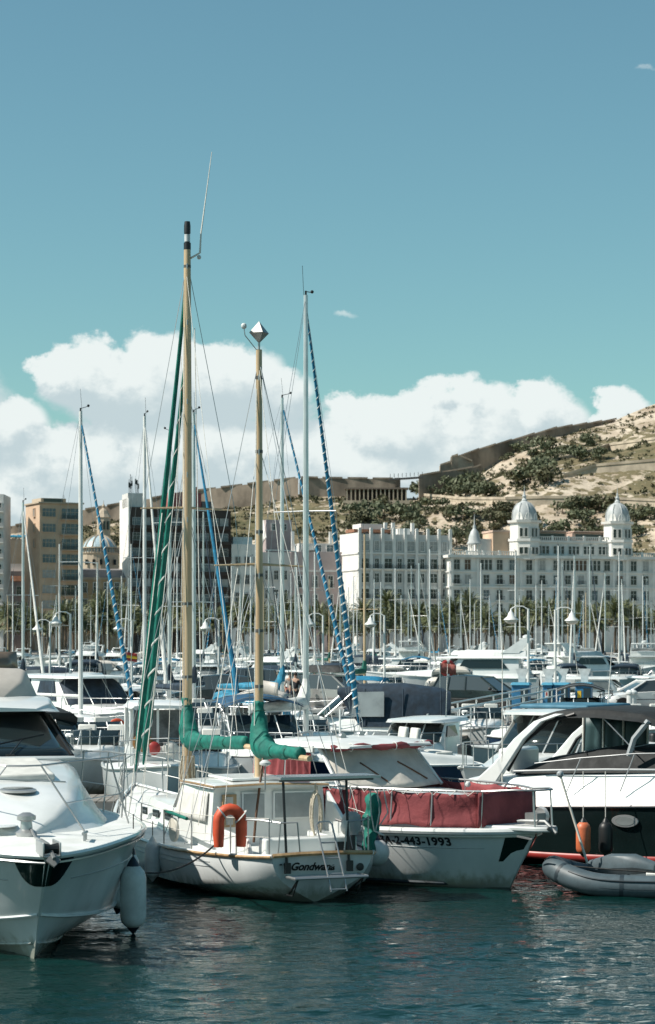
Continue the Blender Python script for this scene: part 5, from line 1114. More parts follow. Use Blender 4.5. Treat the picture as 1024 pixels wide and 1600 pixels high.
    if rails:
        for sg in (1, -1):
            xs_ = (.55, .68, .80, .91, .985); tp = [(x*L, sg*max(0, interp([(s[0]/L, s[1]) for s in S], x)-.06), fb*1.0+.55+.12*x) for x in xs_]
            bs2 = [(a, b_, interp([(s[0]/L, s[2]) for s in S], a/L)) for a, b_, c in tp]
            rail(R, tp, bs2, .014, False)
    return R
def sailboat(name, loc, rz, label, L=9, B=3, fb=1.0, mast=11.5, hm=None, jib=None, jstripe=None, cover=None, mm=None, group=None, dark=None, spr=1, jr=.09, cat='sailing boat', turns=26, detail=True):
    R = E(name, loc, rz, label, cat, group); hm = hm or hullw; mm = mm or alu
    S = [(0, .36*B, fb*.96, .1, .32*B, .3, .3, .05), (.25*L, .46*B, fb*.93, .25*L, .42*B, .12, .25*L, -.35), (.5*L, .5*B, fb*.94, .5*L, .45*B, .1, .5*L, -.45), (.75*L, .34*B, fb*1.03, .74*L, .27*B, .2, .73*L, -.4), (.93*L, .1*B, fb*1.14, .90*L, .06*B, .35, .86*L, -.3), (L, .01, fb*1.2, .96*L, .005, .45, .9*L, -.2)]
    hull(S, .04, 18).build('hull', hm, R, angle=40); deck(S, 16, .02, -.01, .05).build('deck', deckm, R)
    for sg in (1, -1): MB().tube([(s[0], sg*(s[1]+.0), s[2]-.12) for s in spl(S, 18)], .02, 4).build('sheer_stripe', dark or navyh, R)
    house([(.24*L, .30*B, .27*B, fb*.9, fb+.42), (.45*L, .31*B, .27*B, fb*.9, fb+.44), (.62*L, .24*B, .2*B, fb*.95, fb+.38), (.72*L, .12*B, .08*B, fb, fb+.18)], top_r=.1).build('coachroof', gel, R, angle=50)
    for sg in (1, -1):
        for x in (.33, .43, .53): MB().box((x*L, sg*.292*B, fb+.22), (.07*L, .03, .13)).build('port_light', glass, R)
    MX_ = .56*L
    MB().tube([(MX_, 0, fb+.2), (MX_, 0, mast*.6), (MX_, 0, mast)], [.085, .08, .06], 9).build('mast', mm, R)
    for k in range(spr):
        z = fb+(mast-fb)*(.52 if spr == 1 else (.38, .68)[k]); w = B*.30*(1-.12*k)
        MB().tube([(MX_-.08, w, z), (MX_, 0, z+.02), (MX_-.08, -w, z)], .018, 5).build('spreader', mm, R)
    z = fb+(mast-fb)*.52; w = B*.3; rg = []
    for sg in (1, -1): rg += [((MX_, 0, mast-.15), (MX_-.08, sg*w, z)), ((MX_-.08, sg*w, z), (MX_-.1, sg*.46*B, fb)), ((MX_, 0, z), (MX_+.4, sg*.45*B, fb))]
    rg += [((MX_, 0, mast-.05), (.05, 0, fb)), ((MX_, 0, mast-.1), (.985*L, 0, fb*1.2))]
    stays(R, rg, .006)
    zb = fb+1.05; MB().tube([(MX_-.1, 0, zb), (.16*L, 0, zb+.02)], .055, 7).build('boom', mm, R)
    if cover:
        n = 10; pts = [(MX_+.02, 0, zb+1.0), (MX_+.02, 0, zb+.7), (MX_-.05, 0, zb+.42)]+[(lerp(MX_-.25, .17*L, i/n), 0, zb+.16-.05*i/n) for i in range(n+1)]
        wobble(pts, [.06, .12, .17]+[lerp(.19, .09, i/n) for i in range(n+1)], 10, .2, mast, 8.).build('sail_cover', cover, R)
    if jib: furl((MX_+.08, 0, mast-.5), (.985*L, 0, fb*1.2+.25), .03, jr, 'furled_jib', R, jib, jstripe, turns, .02, sr=.32)
    mb = MB(); mb.tube([(MX_, 0, mast), (MX_, 0, mast+.12)], .03, 5); mb.tube([(MX_, 0, mast+.1), (MX_+.45, 0, mast+.14)], .012, 4); mb.ball((MX_+.46, 0, mast+.16), .05, 6, 4); mb.tube([(MX_, .06, mast), (MX_-.1, .06, mast+.8)], .007, 4); mb.build('masthead_gear', blackp, R)
    if detail:
        for sg in (1, -1):
            xs_ = (.02, .2, .4, .6, .8, .97); tp = [(x*L, sg*max(0, interp([(s[0]/L, s[1]) for s in S], x)-.05), interp([(s[0]/L, s[2]) for s in S], x)+.58) for x in xs_]
            rail(R, tp, [(a, b_, c-.58) for a, b_, c in tp], .010, True, 'lifeline')
    return R
# ================================================================ SECOND AND THIRD ROW OF BOATS
def at(px, D, z=0.): return ((px-512)/F*D, D, z)
mb = MB(); mb.box((-2, 47.2, .30), (46, 2.2, .42)); o = tag(mb.build('pontoon', concrete), kind='structure')
pk = MB().box((0, 0, 0), (.17, 2.16, .03)).mesh('plank', plank, False)
for i in range(120): link('plank', pk, o, (-20+i*.19, 47.2, .53))
mb = MB(); mb.box((-13.5, 74, .30), (2.2, 46, .42)); tag(mb.build('finger_pontoon', concrete), kind='structure')
# white cruiser behind the black one, heading left
cruiser('hardtop_cruiser', at(960, 52.5), radians(235), 'white hardtop cruiser with blue roof canvas behind the black hull', 7.0, 2.7, 1.05, 'hardtop', top=1.35)
mb = MB(); mb.box((0, 0, 0), (2.2, 1.8, .10)); o = mb.build('blue_roof_canvas', M('blue_roof', (.05, .17, .25), .7, var=.15), bevel=.05); o.location = at(900, 51.0, 2.435); o.rotation_euler = (0, 0, radians(235)); tag(o, 'flat blue canvas lying on the hardtop roof of the white cruiser', 'canvas')
cruiser('open_boat', at(735, 57), radians(200), 'open white runabout with low windscreen and padded seats', 5.2, 2.1, .85, 'open', hm=navyh, top=1.0, scm=glassg)
cruiser('canvas_cruiser', at(712, 71), radians(176), 'white cruiser under a navy canvas canopy at the pier', 7.6, 2.9, 1.15, 'canvas', cm=navy, top=1.4)
cruiser('grey_windscreen_boat', at(1030, 62), radians(205), 'white boat half hidden behind the bimini', 6.5, 2.5, .95, 'open')
# wheelhouse fishing boat
wb = E('wheelhouse_boat', at(243, 52), radians(-80), 'small white wheelhouse boat with orange and red gear inside', 'fishing boat')
S = gst(6.2, 2.3, .95); S = [(a-3.1, *r[:2], c-3.1, *r[2:4], k-3.1, z) for a, *r, c, b2, zc, k, z in []] or [(s[0]-3.1, s[1], s[2], s[3]-3.1, s[4], s[5], s[6]-3.1, s[7]) for s in S]
hull(S, .03, 18).build('hull', hullw, wb); deck(S).build('deck', deckm, wb)
for q in sheer(S, 18, .01, 0): MB().tube(q, .04, 6).build('gunwale', gel, wb)
for sx in (-.9, .55):
    for sy in (-.62, .62): MB().box((sx, sy, 1.66), (.10, .10, 1.5)).build('corner_post', gel, wb, bevel=.02)
MB().box((.57, 0, 1.9), (.05, .06, 1.0)).build('window_bar', gel, wb)
MB().box((.57, 0, 1.18), (.08, 1.25, .55)).build('front_panel', gel, wb, bevel=.02); MB().box((-.9, 0, 1.15), (.08, 1.25, .5)).build('rear_panel', gel, wb)
for sg in (1, -1): MB().box((-.17, sg*.62, 1.18), (1.4, .07, .55)).build('side_panel', gel, wb)
MB().slab([(.575, -.58, 1.46), (.575, .58, 1.46), (.57, .56, 2.32), (.57, -.56, 2.32)], .015).build('windscreen', M('hazy_glass', (.16, .17, .17), .1, var=.3, vs=3), wb)
house([(-1.15, .68, .6, 2.40, 2.46), (-.2, .76, .68, 2.40, 2.53), (.75, .74, .66, 2.38, 2.48), (.9, .66, .6, 2.36, 2.42)], top_r=.06).build('roof', gel, wb, angle=50)
house([(.7, .7, .6, .9, 1.1), (1.6, .5, .4, .95, 1.12), (2.2, .25, .15, 1.0, 1.1)]).build('foredeck', gel, wb, angle=50)
for (xx, yy, zz_, r_, mt, nm) in ((.66, -.36, 1.55, (.10, .26, .22), ochrec, 'ochre_bundle'), (.72, -.10, 1.42, (.08, .16, .16), redst, 'red_bundle'), (.8, .28, 1.42, (.12, .2, .17), cushion, 'white_bundle')): MB().ball((xx, yy, zz_), r_, 10, 7).build(nm, mt, wb)
rail(wb, [(1.0, -.95, 1.6), (2.2, -.6, 1.7), (2.95, 0, 1.75), (2.2, .6, 1.7), (1.0, .95, 1.6)], [(1.0, -.95, .95), (2.2, -.6, 1.05), (2.9, 0, 1.1), (2.2, .6, 1.05), (1.0, .95, .95)], .014)
cruiser('bimini_boat', at(372, 60), radians(-75), 'white day boat with a dark blue bimini behind the ketch', 6.4, 2.5, 1.0, 'bimini', cm=M('blue_bimini', (.015, .08, .16), .75, var=.2), rails=True)
cruiser('small_runabout', at(322, 56), radians(-95), 'small white runabout behind the main mast foot', 5.4, 2.1, .9, 'open')
cruiser('fishing_runabout', at(300, 70), radians(-88), 'white boat with grey hull moored behind the green boom cover', 6.2, 2.4, 1.0, 'open', hm=greyp)
cruiser('screened_cruiser', at(70, 84), radians(-60), 'white cruiser with navy windscreen cover beyond the motor yacht', 9.5, 3.3, 1.3, 'hardtop', scm=navy, sm=navy, top=1.5)
cruiser('green_canopy_boat', at(160, 88), radians(-120), 'boat with a dark green canopy near the lamp post', 7.5, 2.8, 1.1, 'canvas', cm=gstrip, top=1.2)
cruiser('white_speedboat', at(262, 82), radians(-70), 'white speedboat with raked screen right of the green jib', 7, 2.6, 1.0, 'open')
cruiser('white_dayboat', at(215, 90), radians(-100), 'white day boat with grey screen left of the green jib', 7, 2.6, 1.0, 'hardtop', hm=gel2)
cruiser('grey_dayboat', at(25, 62), radians(-70), 'white day boat partly behind the flybridge', 7, 2.6, 1.0, 'canvas', cm=blackc)
for px, D, hd, st_, lab, L_, kw in (
    (20, 90, -85, 'open', 'low white boat at the pier behind the flybridge', 5.5, {}), (118, 66, -70, 'open', 'low white boat right of the sloop bow', 5.2, {}), (185, 60, -100, 'open', 'small white boat behind the orange lifebuoys', 5, {}),
    (420, 74, -95, 'bimini', 'white day boat with pale bimini between the wooden masts', 6, dict(cm=canv)), (452, 68, -80, 'open', 'grey-hulled open boat behind the mizzen sail cover', 5.4, dict(hm=greyp)),
    (590, 78, -100, 'open', 'low white boat left of the navy canopy', 5.5, {}), (690, 62, -110, 'hardtop', 'little white cabin boat below the gangway', 5, dict(top=.8)), (745, 80, -90, 'open', 'low white boat under the gangway rails', 5.2, {}),
    (800, 74, -75, 'open', 'navy-hulled open boat beyond the hardtop cruiser', 5.4, dict(hm=navyh)), (905, 84, -95, 'bimini', 'white boat with black bimini before the cabinets', 5.6, dict(cm=blackc)), (985, 80, -80, 'open', 'low white boat before the white hatchback', 5.4, {}), (345, 86, -85, 'open', 'low white boat moored below the black car', 5.2, {}), (255, 66, -85, 'canvas', 'small boat with pale canopy behind the wheelhouse boat', 5.6, dict(cm=canv, top=.8))):
    cruiser('moored_boat', at(px, D), radians(hd), lab, L_, 2.1, .85, st_, **kw)
# sailing boats with tall masts, mast foot placed by its column
def sail_at(px, D, heading, name, label, L=9, **k):
    h = radians(heading); m = .56*L; x, y, z = at(px, D); return sailboat(name, (x-cos(h)*m, y-sin(h)*m, 0), h, label, L, **k)
R = sail_at(126, 76, -48, 'white_sloop', 'white sloop with blue and white furled jib and a name on its bow', 7.4, B=2.7, fb=1.0, mast=12.0, jib=blue, jstripe=canvw, mm=mastw, hm=gel2, turns=34, jr=.075)
S_ = [(0, .36*2.7, .96, .1, .32*2.7, .3, .3, .05), (.25*7.4, .46*2.7, .93, .25*7.4, .42*2.7, .12, .25*7.4, -.35), (.5*7.4, .5*2.7, .94, .5*7.4, .45*2.7, .1, .5*7.4, -.45), (.75*7.4, .34*2.7, 1.03, .74*7.4, .27*2.7, .2, .73*7.4, -.4), (.93*7.4, .1*2.7, 1.14, .9*7.4, .06*2.7, .35, .86*7.4, -.3), (7.4, .01, 1.2, .96*7.4, .005, .45, .9*7.4, -.2)]
lettering('Hermes', .26, lambda u, v: (4.9+u, -(side_y(S_, .04, 4.9+u, .62+v)+.008), .62+v), 'name_lettering', R, ink, shear=.4)
lb = E('lifebuoy', (at(183, 70)[0], 70, 1.05), .4, 'orange ring lifebuoys hung at the pontoon behind the jib foot', 'lifebuoy')
for k in range(2): MB().tube([(.27*cos(a), .1*k, .1-.42*k+.27*sin(a)) for a in [i*pi/9 for i in range(18)]], .06, 8, closed=True).build('ring', orange, lb); MB().tube([(.05, .1*k, .1-.42*k-.27), (.12, .1*k, -.5-.42*k)], .02, 5).build('line', orange, lb)
MB().tube([(0, .05, -1.05), (0, .05, .5)], .03, 6).build('post', alu, lb)
sail_at(478, 60, 68, 'tall_white_sloop', 'sloop with the tall pale mast and blue striped jib right of centre', 9.5, B=3.1, fb=1.05, mast=13.5, jib=blue, jstripe=canvw, mm=alu, cover=canvw, jr=.085, turns=44)
sail_at(303, 84, -60, 'blue_jib_sloop', 'sloop with plain blue furled jib behind the wooden main mast', 9, mast=12.8, jib=blue, mm=alu, cover=navy, jr=.10, spr=2)
sail_at(441, 86, -42, 'striped_jib_sloop', 'sloop with thin blue and white jib between the two wooden masts', 9, mast=13.6, jib=blue, jstripe=canvw, mm=alu, cover=cyan, jr=.085, spr=1, turns=38)
sail_at(226, 92, -70, 'white_jib_sloop', 'sloop with white furled jib left of the green genoa', 8.5, mast=13.5, jib=canvw, mm=mastw, spr=1)
sail_at(265, 90, -110, 'grey_mast_sloop', 'sloop whose plain mast stands just right of the green genoa', 9, mast=12.6, mm=alu, cover=navy, spr=2)
# ================================================================ GANGWAY
GW = E('gangway', (0, 0, 0), 0, 'metal gangway with handrails leading up to the pier', 'gangway')
A, C = Vector(at(640, 70, .55)), Vector(at(862, 96.5, .9)); n = (C-A).cross(Vector((0, 0, 1))).normalized()
MB().slab([A+n*.6, C+n*.6, C-n*.6, A-n*.6], .12).build('walkway', plank, GW)
for sg in (1, -1):
    for h_ in (.45, .75, 1.05): MB().tube([A+n*.6*sg+Vector((0, 0, h_)), C+n*.6*sg+Vector((0, 0, h_))], .035, 6).build('handrail', alu, GW)
    for i in range(9): q = A.lerp(C, i/8)+n*.6*sg; MB().tube([q, q+Vector((0, 0, 1.07))], .035, 6).build('post', alu, GW)
GW2 = E('gangway', (0, 0, 0), 0, 'white gangway with handrails beside the green canopy boat', 'gangway'); A, C = Vector(at(148, 82, .6)), Vector(at(196, 96, .9)); n = (C-A).cross(Vector((0, 0, 1))).normalized()
MB().slab([A+n*.5, C+n*.5, C-n*.5, A-n*.5], .12).build('walkway', plank, GW2)
for sg in (1, -1):
    for h_ in (.5, 1.0): MB().tube([A+n*.5*sg+Vector((0, 0, h_)), C+n*.5*sg+Vector((0, 0, h_))], .03, 6).build('handrail', alu, GW2)
    for i in range(6): q = A.lerp(C, i/5)+n*.5*sg; MB().tube([q, q+Vector((0, 0, 1.02))], .03, 6).build('post', alu, GW2)
# ================================================================ CARS
def car(loc, rz, label, paint, kind='mpv', box=False):
    R = E('parked_car', loc, rz, label, 'car'); L, W_ = (4.5, 1.82); hr = {'mpv': 1.62, 'suv': 1.66, 'hatch': 1.45, 'van': 1.9}[kind]; belt = {'mpv': .98, 'suv': 1.02, 'hatch': .92, 'van': 1.1}[kind]
    secs = [(-2.25, .72, .30, .75, .62), (-2.15, .84, .25, .92, .86), (-1.5, .90, .22, belt, .90), (0, .91, .22, belt, .91), (.9, .91, .22, belt-.04, .90), (1.5, .90, .22, belt-.14, .86), (2.0, .85, .24, belt-.26, .78), (2.22, .70, .30, .60, .60)]
    rings = []
    for x, hw, zb, zt, hwt in secs: rings.append([(x, hw*.92, zb), (x, hw, zb+.15), (x, hw, lerp(zb, zt, .6)), (x, hwt, zt-.02), (x, hwt*.9, zt), (x, 0, zt+.03), (x, -hwt*.9, zt), (x, -hwt, zt-.02), (x, -hw, lerp(zb, zt, .6)), (x, -hw, zb+.15), (x, -hw*.92, zb)])
    MB().loft(rings).build('body', paint, R, angle=40)
    xr0, xr1, xf1, xf0 = (-2.05, -1.75, .35, 1.25) if kind != 'hatch' else (-1.95, -1.3, .25, 1.1)
    gl = []
    for x, z, h1, h2 in ((xr0, belt+.02, .84, .84), (xr1, hr-.08, .84, .66), (-.6, hr, .86, .66), (xf1, hr-.05, .86, .66), (xf0, belt-.03, .82, .8)):
        gl.append([(x, h1 if z < belt+.1 else .84, belt-.05), (x, h2, z), (x, -h2, z), (x, -(h1 if z < belt+.1 else .84), belt-.05)])
    MB().loft(gl).build('glasshouse', M('car_glass', (.05, .062, .066), .05, var=0, spec=.8), R, angle=30)
    MB().loft([[(x, h, z-.03), (x, h*.8, z+.03), (x, 0, z+.05), (x, -h*.8, z+.03), (x, -h, z-.03)] for x, z, h in ((xr1-.08, hr-.11, .65), (-.6, hr, .675), (xf1+.05, hr-.07, .66))]).build('roof', paint, R, angle=50)
    for sg in (1, -1):
        for (xa_, xb_) in ((xf0, xf1), (-.35, -.38), (-1.25, -1.2), (xr0+.02, xr1)): MB().tube([(xa_, sg*.845, belt-.02), (xb_, sg*.675, hr-.06)], .04, 5).build('pillar', paint, R)
        MB().ball((.95, sg*1.0, belt+.06), (.10, .10, .08), 8, 6).build('mirror', blackp if kind == 'mpv' else paint, R)
        MB().tube([(-2.0, sg*.905, .56), (1.7, sg*.905, .56)], .02, 4).build('side_trim', blackp, R)
        for xh in (.25, -.75): MB().box((xh-.35, sg*.925, belt-.12), (.18, .03, .035)).build('door_handle', paint, R)
        for xw in (1.38, -1.38):
            w = E('wheel', (xw, sg*.83, .33)); w.parent = R
            MB().lathe([(.20, -.10), (.31, -.10), (.33, -.06), (.33, .06), (.31, .10), (.20, .10)], 20, (0, 0, 0), 'y').build('tyre', tyre, w); mb = MB(); mb.lathe([(.05, sg*.07), (.06, sg*.09), (.03, sg*.1)], 8, (0, 0, 0), 'y')
            mb.lathe([(.205, sg*.05), (.215, sg*.10), (.19, sg*.09)], 20, (0, 0, 0), 'y')
            for k in range(5): a = k*2*pi/5; mb.slab([(.05*cos(a-.4), sg*.085, .05*sin(a-.4)), (.2*cos(a-.16), sg*.085, .2*sin(a-.16)), (.2*cos(a+.16), sg*.085, .2*sin(a+.16)), (.05*cos(a+.4), sg*.085, .05*sin(a+.4))], .02)
            mb.build('rim', alu, w)
        MB().ball((1.98, sg*.62, belt-.30), (.20, .20, .10), 10, 6).build('headlight', M('headlight', (.6, .62, .62), .1, .3, var=0), R); MB().box((-2.16, sg*.68, .88), (.1, .22, .3)).build('tail_light', redst, R, bevel=.03)
    MB().box((2.2, 0, .50), (.08, 1.1, .18)).build('grille', blackp, R, bevel=.03); MB().box((2.26, 0, .42), (.02, .5, .11)).build('number_plate', fend, R)
    if box:
        house([(-1.5, .3, .2, hr+.12, hr+.2), (-1.2, .42, .34, hr+.10, hr+.42), (.2, .42, .34, hr+.10, hr+.42), (.6, .3, .2, hr+.12, hr+.25)], top_r=.12).build('roof_box', blackc, R, angle=60)
        for x in (-1.0, .2): MB().box((x, 0, hr+.07), (.06, 1.2, .06)).build('roof_bar', alu, R)
    return R
pb = M('car_black_green', (.010, .018, .018), .2, var=0, coat=.6); ps = M('car_silver', (.36, .36, .35), .3, .5, var=0, coat=.5); pwh = M('car_white', (.72, .72, .70), .3, var=0, coat=.5); pdg = M('car_dark_grey', (.035, .04, .045), .3, var=0, coat=.5)
car(at(750, 99.4, PZ), radians(-28), 'black people carrier parked on the pier', pb, 'mpv'); car(at(523, 100, PZ), radians(-35), 'silver estate car with a black roof box', ps, 'suv', True)
car(at(1010, 99, PZ), radians(190), 'white hatchback parked at the far end of the pier', pwh, 'hatch'); car(at(1035, 104, PZ), radians(185), 'dark grey car behind the white hatchback', pdg, 'hatch')
car(at(374, 103, PZ), radians(175), 'dark van parked behind the wooden mizzen mast', pdg, 'van'); car(at(330, 101, PZ), radians(180), 'black car partly hidden by the blue furled jib', pb, 'mpv')
# ================================================================ PEDESTALS, LAMPS, BICYCLES, PEOPLE
bluep = M('pedestal_blue', (.03, .17, .33), .5, var=.15, vs=3); bluel = M('pedestal_blue_light', (.06, .30, .45), .5, var=.1)
for px, lab, w, hd in ((815, 'blue service cabinet nearest the black car', .78, 1), (857, 'narrow blue service cabinet with a white notice', .42, 1), (878, 'middle blue service cabinet beside the notice cabinet', .72, 1), (913, 'blue service cabinet with a yellow label', .72, 1)):
    o = E('service_cabinet', at(px, 97.8, PZ), radians(-14), lab, 'cabinet')
    MB().box((0, 0, .62), (w, .62, 1.24)).build('cabinet_body', bluep, o, bevel=.03); MB().box((0, -.02, 1.27), (w+.12, .74, .12), taper=.86).build('cap', bluel, o, bevel=.02); MB().box((w*.24, -.315, .6), (w*.44, .02, .95)).build('door', M('cabinet_dark', (.015, .035, .045), .5), o)
    if px in (857,): MB().box((-.02, -.32, .82), (.16, .02, .34)).build('notice', fend, o); MB().box((-.02, -.332, .82), (.07, .006, .16)).build('notice_mark', redst, o)
    if px == 913: MB().box((-.17, -.32, .75), (.17, .02, .42)).build('label_plate', yellow, o)
    MB().slab([(-.16, .2, 1.34), (.16, .2, 1.34), (.16, .2, 1.6), (.30, .2, 1.95), (-.30, .2, 1.95), (-.16, .2, 1.6)], .1).build('header_board', fend, o)
def lamp(px, D, z0, h, label, side=-1, arm=.8, grp=None):
    o = E('street_lamp', at(px, D, z0), 0, label, 'street lamp', grp)
    MB().tube([(0, 0, 0), (0, 0, h*.4), (0, 0, h)], [.085, .07, .055], 8).build('post', mastw, o); MB().lathe([(.16, 0), (.16, .25), (.1, .35)], 10).build('base', mastw, o)
    MB().tube([(0, 0, h-.05), (side*.25, 0, h+.10), (side*.6, 0, h+.10), (side*arm, 0, h-.02)], .035, 6).build('arm', mastw, o)
    MB().lathe([(.03, .0), (.05, -.12), (.12, -.20), (.17, -.36), (.34, -.50), (.35, -.53)], 14, (side*arm, 0, h)).build('bell_shade', M('lamp_white', (.74, .74, .71), .4, var=.05), o); MB().lathe([(.30, -.53), (.28, -.62), (.15, -.70), (.02, -.72)], 12, (side*arm, 0, h)).build('globe', M('lamp_globe', (.62, .58, .50), .3, var=0), o)
for px, D, lab in ((826, 100.5, 'white bell lamp post beside the nearest blue cabinet'), (868, 104, 'white bell lamp post right of the first cabinets'), (601, 125, 'white bell lamp post above the navy canopy'), (505, 125, 'white bell lamp post behind the tall pale mast'), (342, 130, 'white bell lamp post behind the blue furled jib'), (110, 118, 'white bell lamp post above the green canopy boat'), (78, 140, 'smaller white bell lamp post at the left'), (206, 135, 'white bell lamp post left of the green genoa')):
    lamp(px, D, PZ if D < 110 else .0, 4.7 if D < 110 else 5.5 if D < 128 else 5.3, lab, 1 if px == 868 else -1)
def bicycle(loc, rz, label):
    o = E('bicycle', loc, rz, label, 'bicycle')
    for x in (-.52, .52): w = MB().tube([(x+.33*cos(a), 0, .35+.33*sin(a)) for a in [i*pi/10 for i in range(20)]], .022, 6, closed=True).build('wheel', tyre, o); mb = MB(); [mb.tube([(x, 0, .35), (x+.32*cos(a), 0, .35+.32*sin(a))], .004, 3) for a in [i*pi/5 for i in range(10)]]; mb.build('spokes', steel, w)
    mb = MB(); [mb.tube([a, c], .02, 6) for a, c in (((-.52, 0, .35), (-.1, 0, .32)), ((-.52, 0, .35), (-.2, 0, .8)), ((-.1, 0, .32), (-.22, 0, .9)), ((-.1, 0, .32), (.38, 0, .78)), ((-.2, 0, .78), (.36, 0, .86)), ((.34, 0, .95), (.52, 0, .35)))]; mb.build('frame', blackp, o)
    MB().box((-.23, 0, .93), (.26, .14, .05)).build('saddle', blackp, o, bevel=.02); MB().tube([(.36, -.28, 1.0), (.34, 0, .97), (.36, .28, 1.0)], .014, 5).build('handlebar', steel, o); MB().lathe([(.09, -.01), (.09, .01)], 12, (-.1, -.06, .32), 'y').build('chainring', steel, o)
bicycle(at(945, 98, PZ), .2, 'bicycle standing by the pier posts nearest the cabinets'); bicycle(at(962, 99, PZ), -.1, 'bicycle closer to the white hatchback'); bicycle(at(425, 101, PZ), .4, 'dark bicycle near the people on the pier')
for px in (985, 990): 
    o = E('mooring_post', at(px, 97.6, PZ), 0, 'pale bollard post by the white hatchback' if px == 985 else 'second pale bollard post touching the car bonnet', 'bollard'); MB().lathe([(.16, 0), (.15, .8), (.2, .82), (.2, .9), (.1, 1.0)], 12).build('post_body', fend, o)
skin = M('skin', (.45, .27, .19), .6, var=.05)
def person(loc, rz, label, shirt, trousers, hairm, stride=.18):
    o = E('person', loc, rz, label, 'person')
    def skinmesh(name, verts, edges, radii, mat, root=0):
        me = bpy.data.meshes.new(name); me.from_pydata(verts, edges, []); me.materials.append(mat); ob = link(name, me, o)
        ob.modifiers.new('skin', 'SKIN'); me.skin_vertices[0].data[root].use_root = True
        for i, r in enumerate(radii): me.skin_vertices[0].data[i].radius = (r, r*.85) if not isinstance(r, tuple) else r
        md = ob.modifiers.new('sub', 'SUBSURF'); md.levels = md.render_levels = 2; me.shade_smooth(); return ob
    s = stride
    V_ = [(0, 0, .95), (0, 0, 1.2), (0, 0, 1.42), (0, 0, 1.50), (.01, 0, 1.60), (.02, 0, 1.70), (0, .19, 1.42), (-.05, .24, 1.15), (.06, .23, .92), (.1, .22, .82), (0, -.19, 1.42), (.02, -.25, 1.15), (.14, -.22, .95), (.18, -.2, .87),
          (0, .10, .9), (s, .11, .50), (s*.8, .11, .09), (s*.8+.14, .11, .04), (0, -.10, .9), (-s*.4, -.11, .50), (-s*1.3, -.11, .12), (-s*1.3+.12, -.11, .04)]
    E_ = [(0, 1), (1, 2), (2, 3), (3, 4), (4, 5), (2, 6), (6, 7), (7, 8), (8, 9), (2, 10), (10, 11), (11, 12), (12, 13), (0, 14), (14, 15), (15, 16), (16, 17), (0, 18), (18, 19), (19, 20), (20, 21)]
    R_ = [(.14, .10), (.13, .09), (.15, .09), .055, .085, .075, .06, .045, .035, .04, .06, .045, .035, .04, .09, .065, .045, .04, .09, .065, .045, .04]
    skinmesh('body', V_, E_, R_, skin)
    skinmesh('shirt', [V_[i] for i in (0, 1, 2, 6, 7, 10, 11)], [(0, 1), (1, 2), (2, 3), (3, 4), (2, 5), (5, 6)], [(.17, .13), (.16, .12), (.18, .12), .08, .065, .08, .065], shirt)
    skinmesh('trousers', [(0, 0, 1.0)]+[V_[i] for i in (14, 15, 16, 18, 19, 20)], [(0, 1), (1, 2), (2, 3), (0, 4), (4, 5), (5, 6)], [(.16, .12), .11, .085, .07, .11, .085, .07], trousers)
    MB().ball((0, 0, 1.69), (.105, .095, .10), 12, 8).build('hair', hairm, o)
    MB().ball((.10, 0, 1.635), (.025, .018, .025), 6, 5).build('nose', skin, o)
cd_ = M('cloth_dark', (.025, .025, .03), .9, var=.2); cw_ = M('cloth_pale', (.55, .50, .45), .9, var=.2); cj = M('cloth_denim', (.06, .09, .15), .9, var=.2); hd_ = M('hair_dark', (.02, .014, .01), .7, var=.1)
person(at(462, 99.2, PZ), radians(-110), 'person in dark jacket and trousers walking on the pier', cd_, cd_, hd_, .2); person(at(453, 100.2, PZ), radians(-80), 'person in pale top standing beside the dark-clothed walker', cw_, cj, hd_, .05)
person(at(492, 104, PZ), radians(-90), 'person in dark clothes behind the silver estate car', cj, cd_, hd_, .1)
def flag(loc, rz, label, mats, h=1.6, w=.7):
    o = E('flag', loc, rz, label, 'flag'); MB().tube([(0, 0, 0), (0, 0, h)], .015, 5).build('pole', alu, o); n_ = len(mats)
    for i, m_ in enumerate(mats): cloth((.01, 0, h-.45+.42*i/n_), (w, 0, h-.55+.42*i/n_), (w, 0, h-.55+.42*(i+1)/n_), (.01, 0, h-.45+.42*(i+1)/n_), 10, 2, .05, 1., 0, .03).build('stripe', m_, o, solid=.004)
flag(at(193, 108, 1.9), .3, 'red and yellow ensign on a boat behind the blue striped jib', (redst, yellow, redst)); flag(at(400, 62, 1.3), -.4, 'faded beige pennant beside the wooden mizzen mast', (beige,)); flag(at(688, 92, 1.5), .2, 'faded pink pennant before the black people carrier', (pink,))
lr = E('ring_buoy', at(700, 112, 2.6), .3, 'red and white ring lifebuoy above the black people carrier', 'lifebuoy'); MB().tube([(.36*cos(a), 0, .36*sin(a)) for a in [i*pi/10 for i in range(20)]], .09, 8, closed=True).build('ring', redst, lr); MB().tube([(0, .1, -.4), (0, .1, -2.6)], .04, 6).build('post', alu, lr)
for k in range(4): MB().tube([(.36*cos(a), 0, .36*sin(a)) for a in (k*pi/2-.18, k*pi/2, k*pi/2+.18)], .095, 8).build('band', fend, lr)
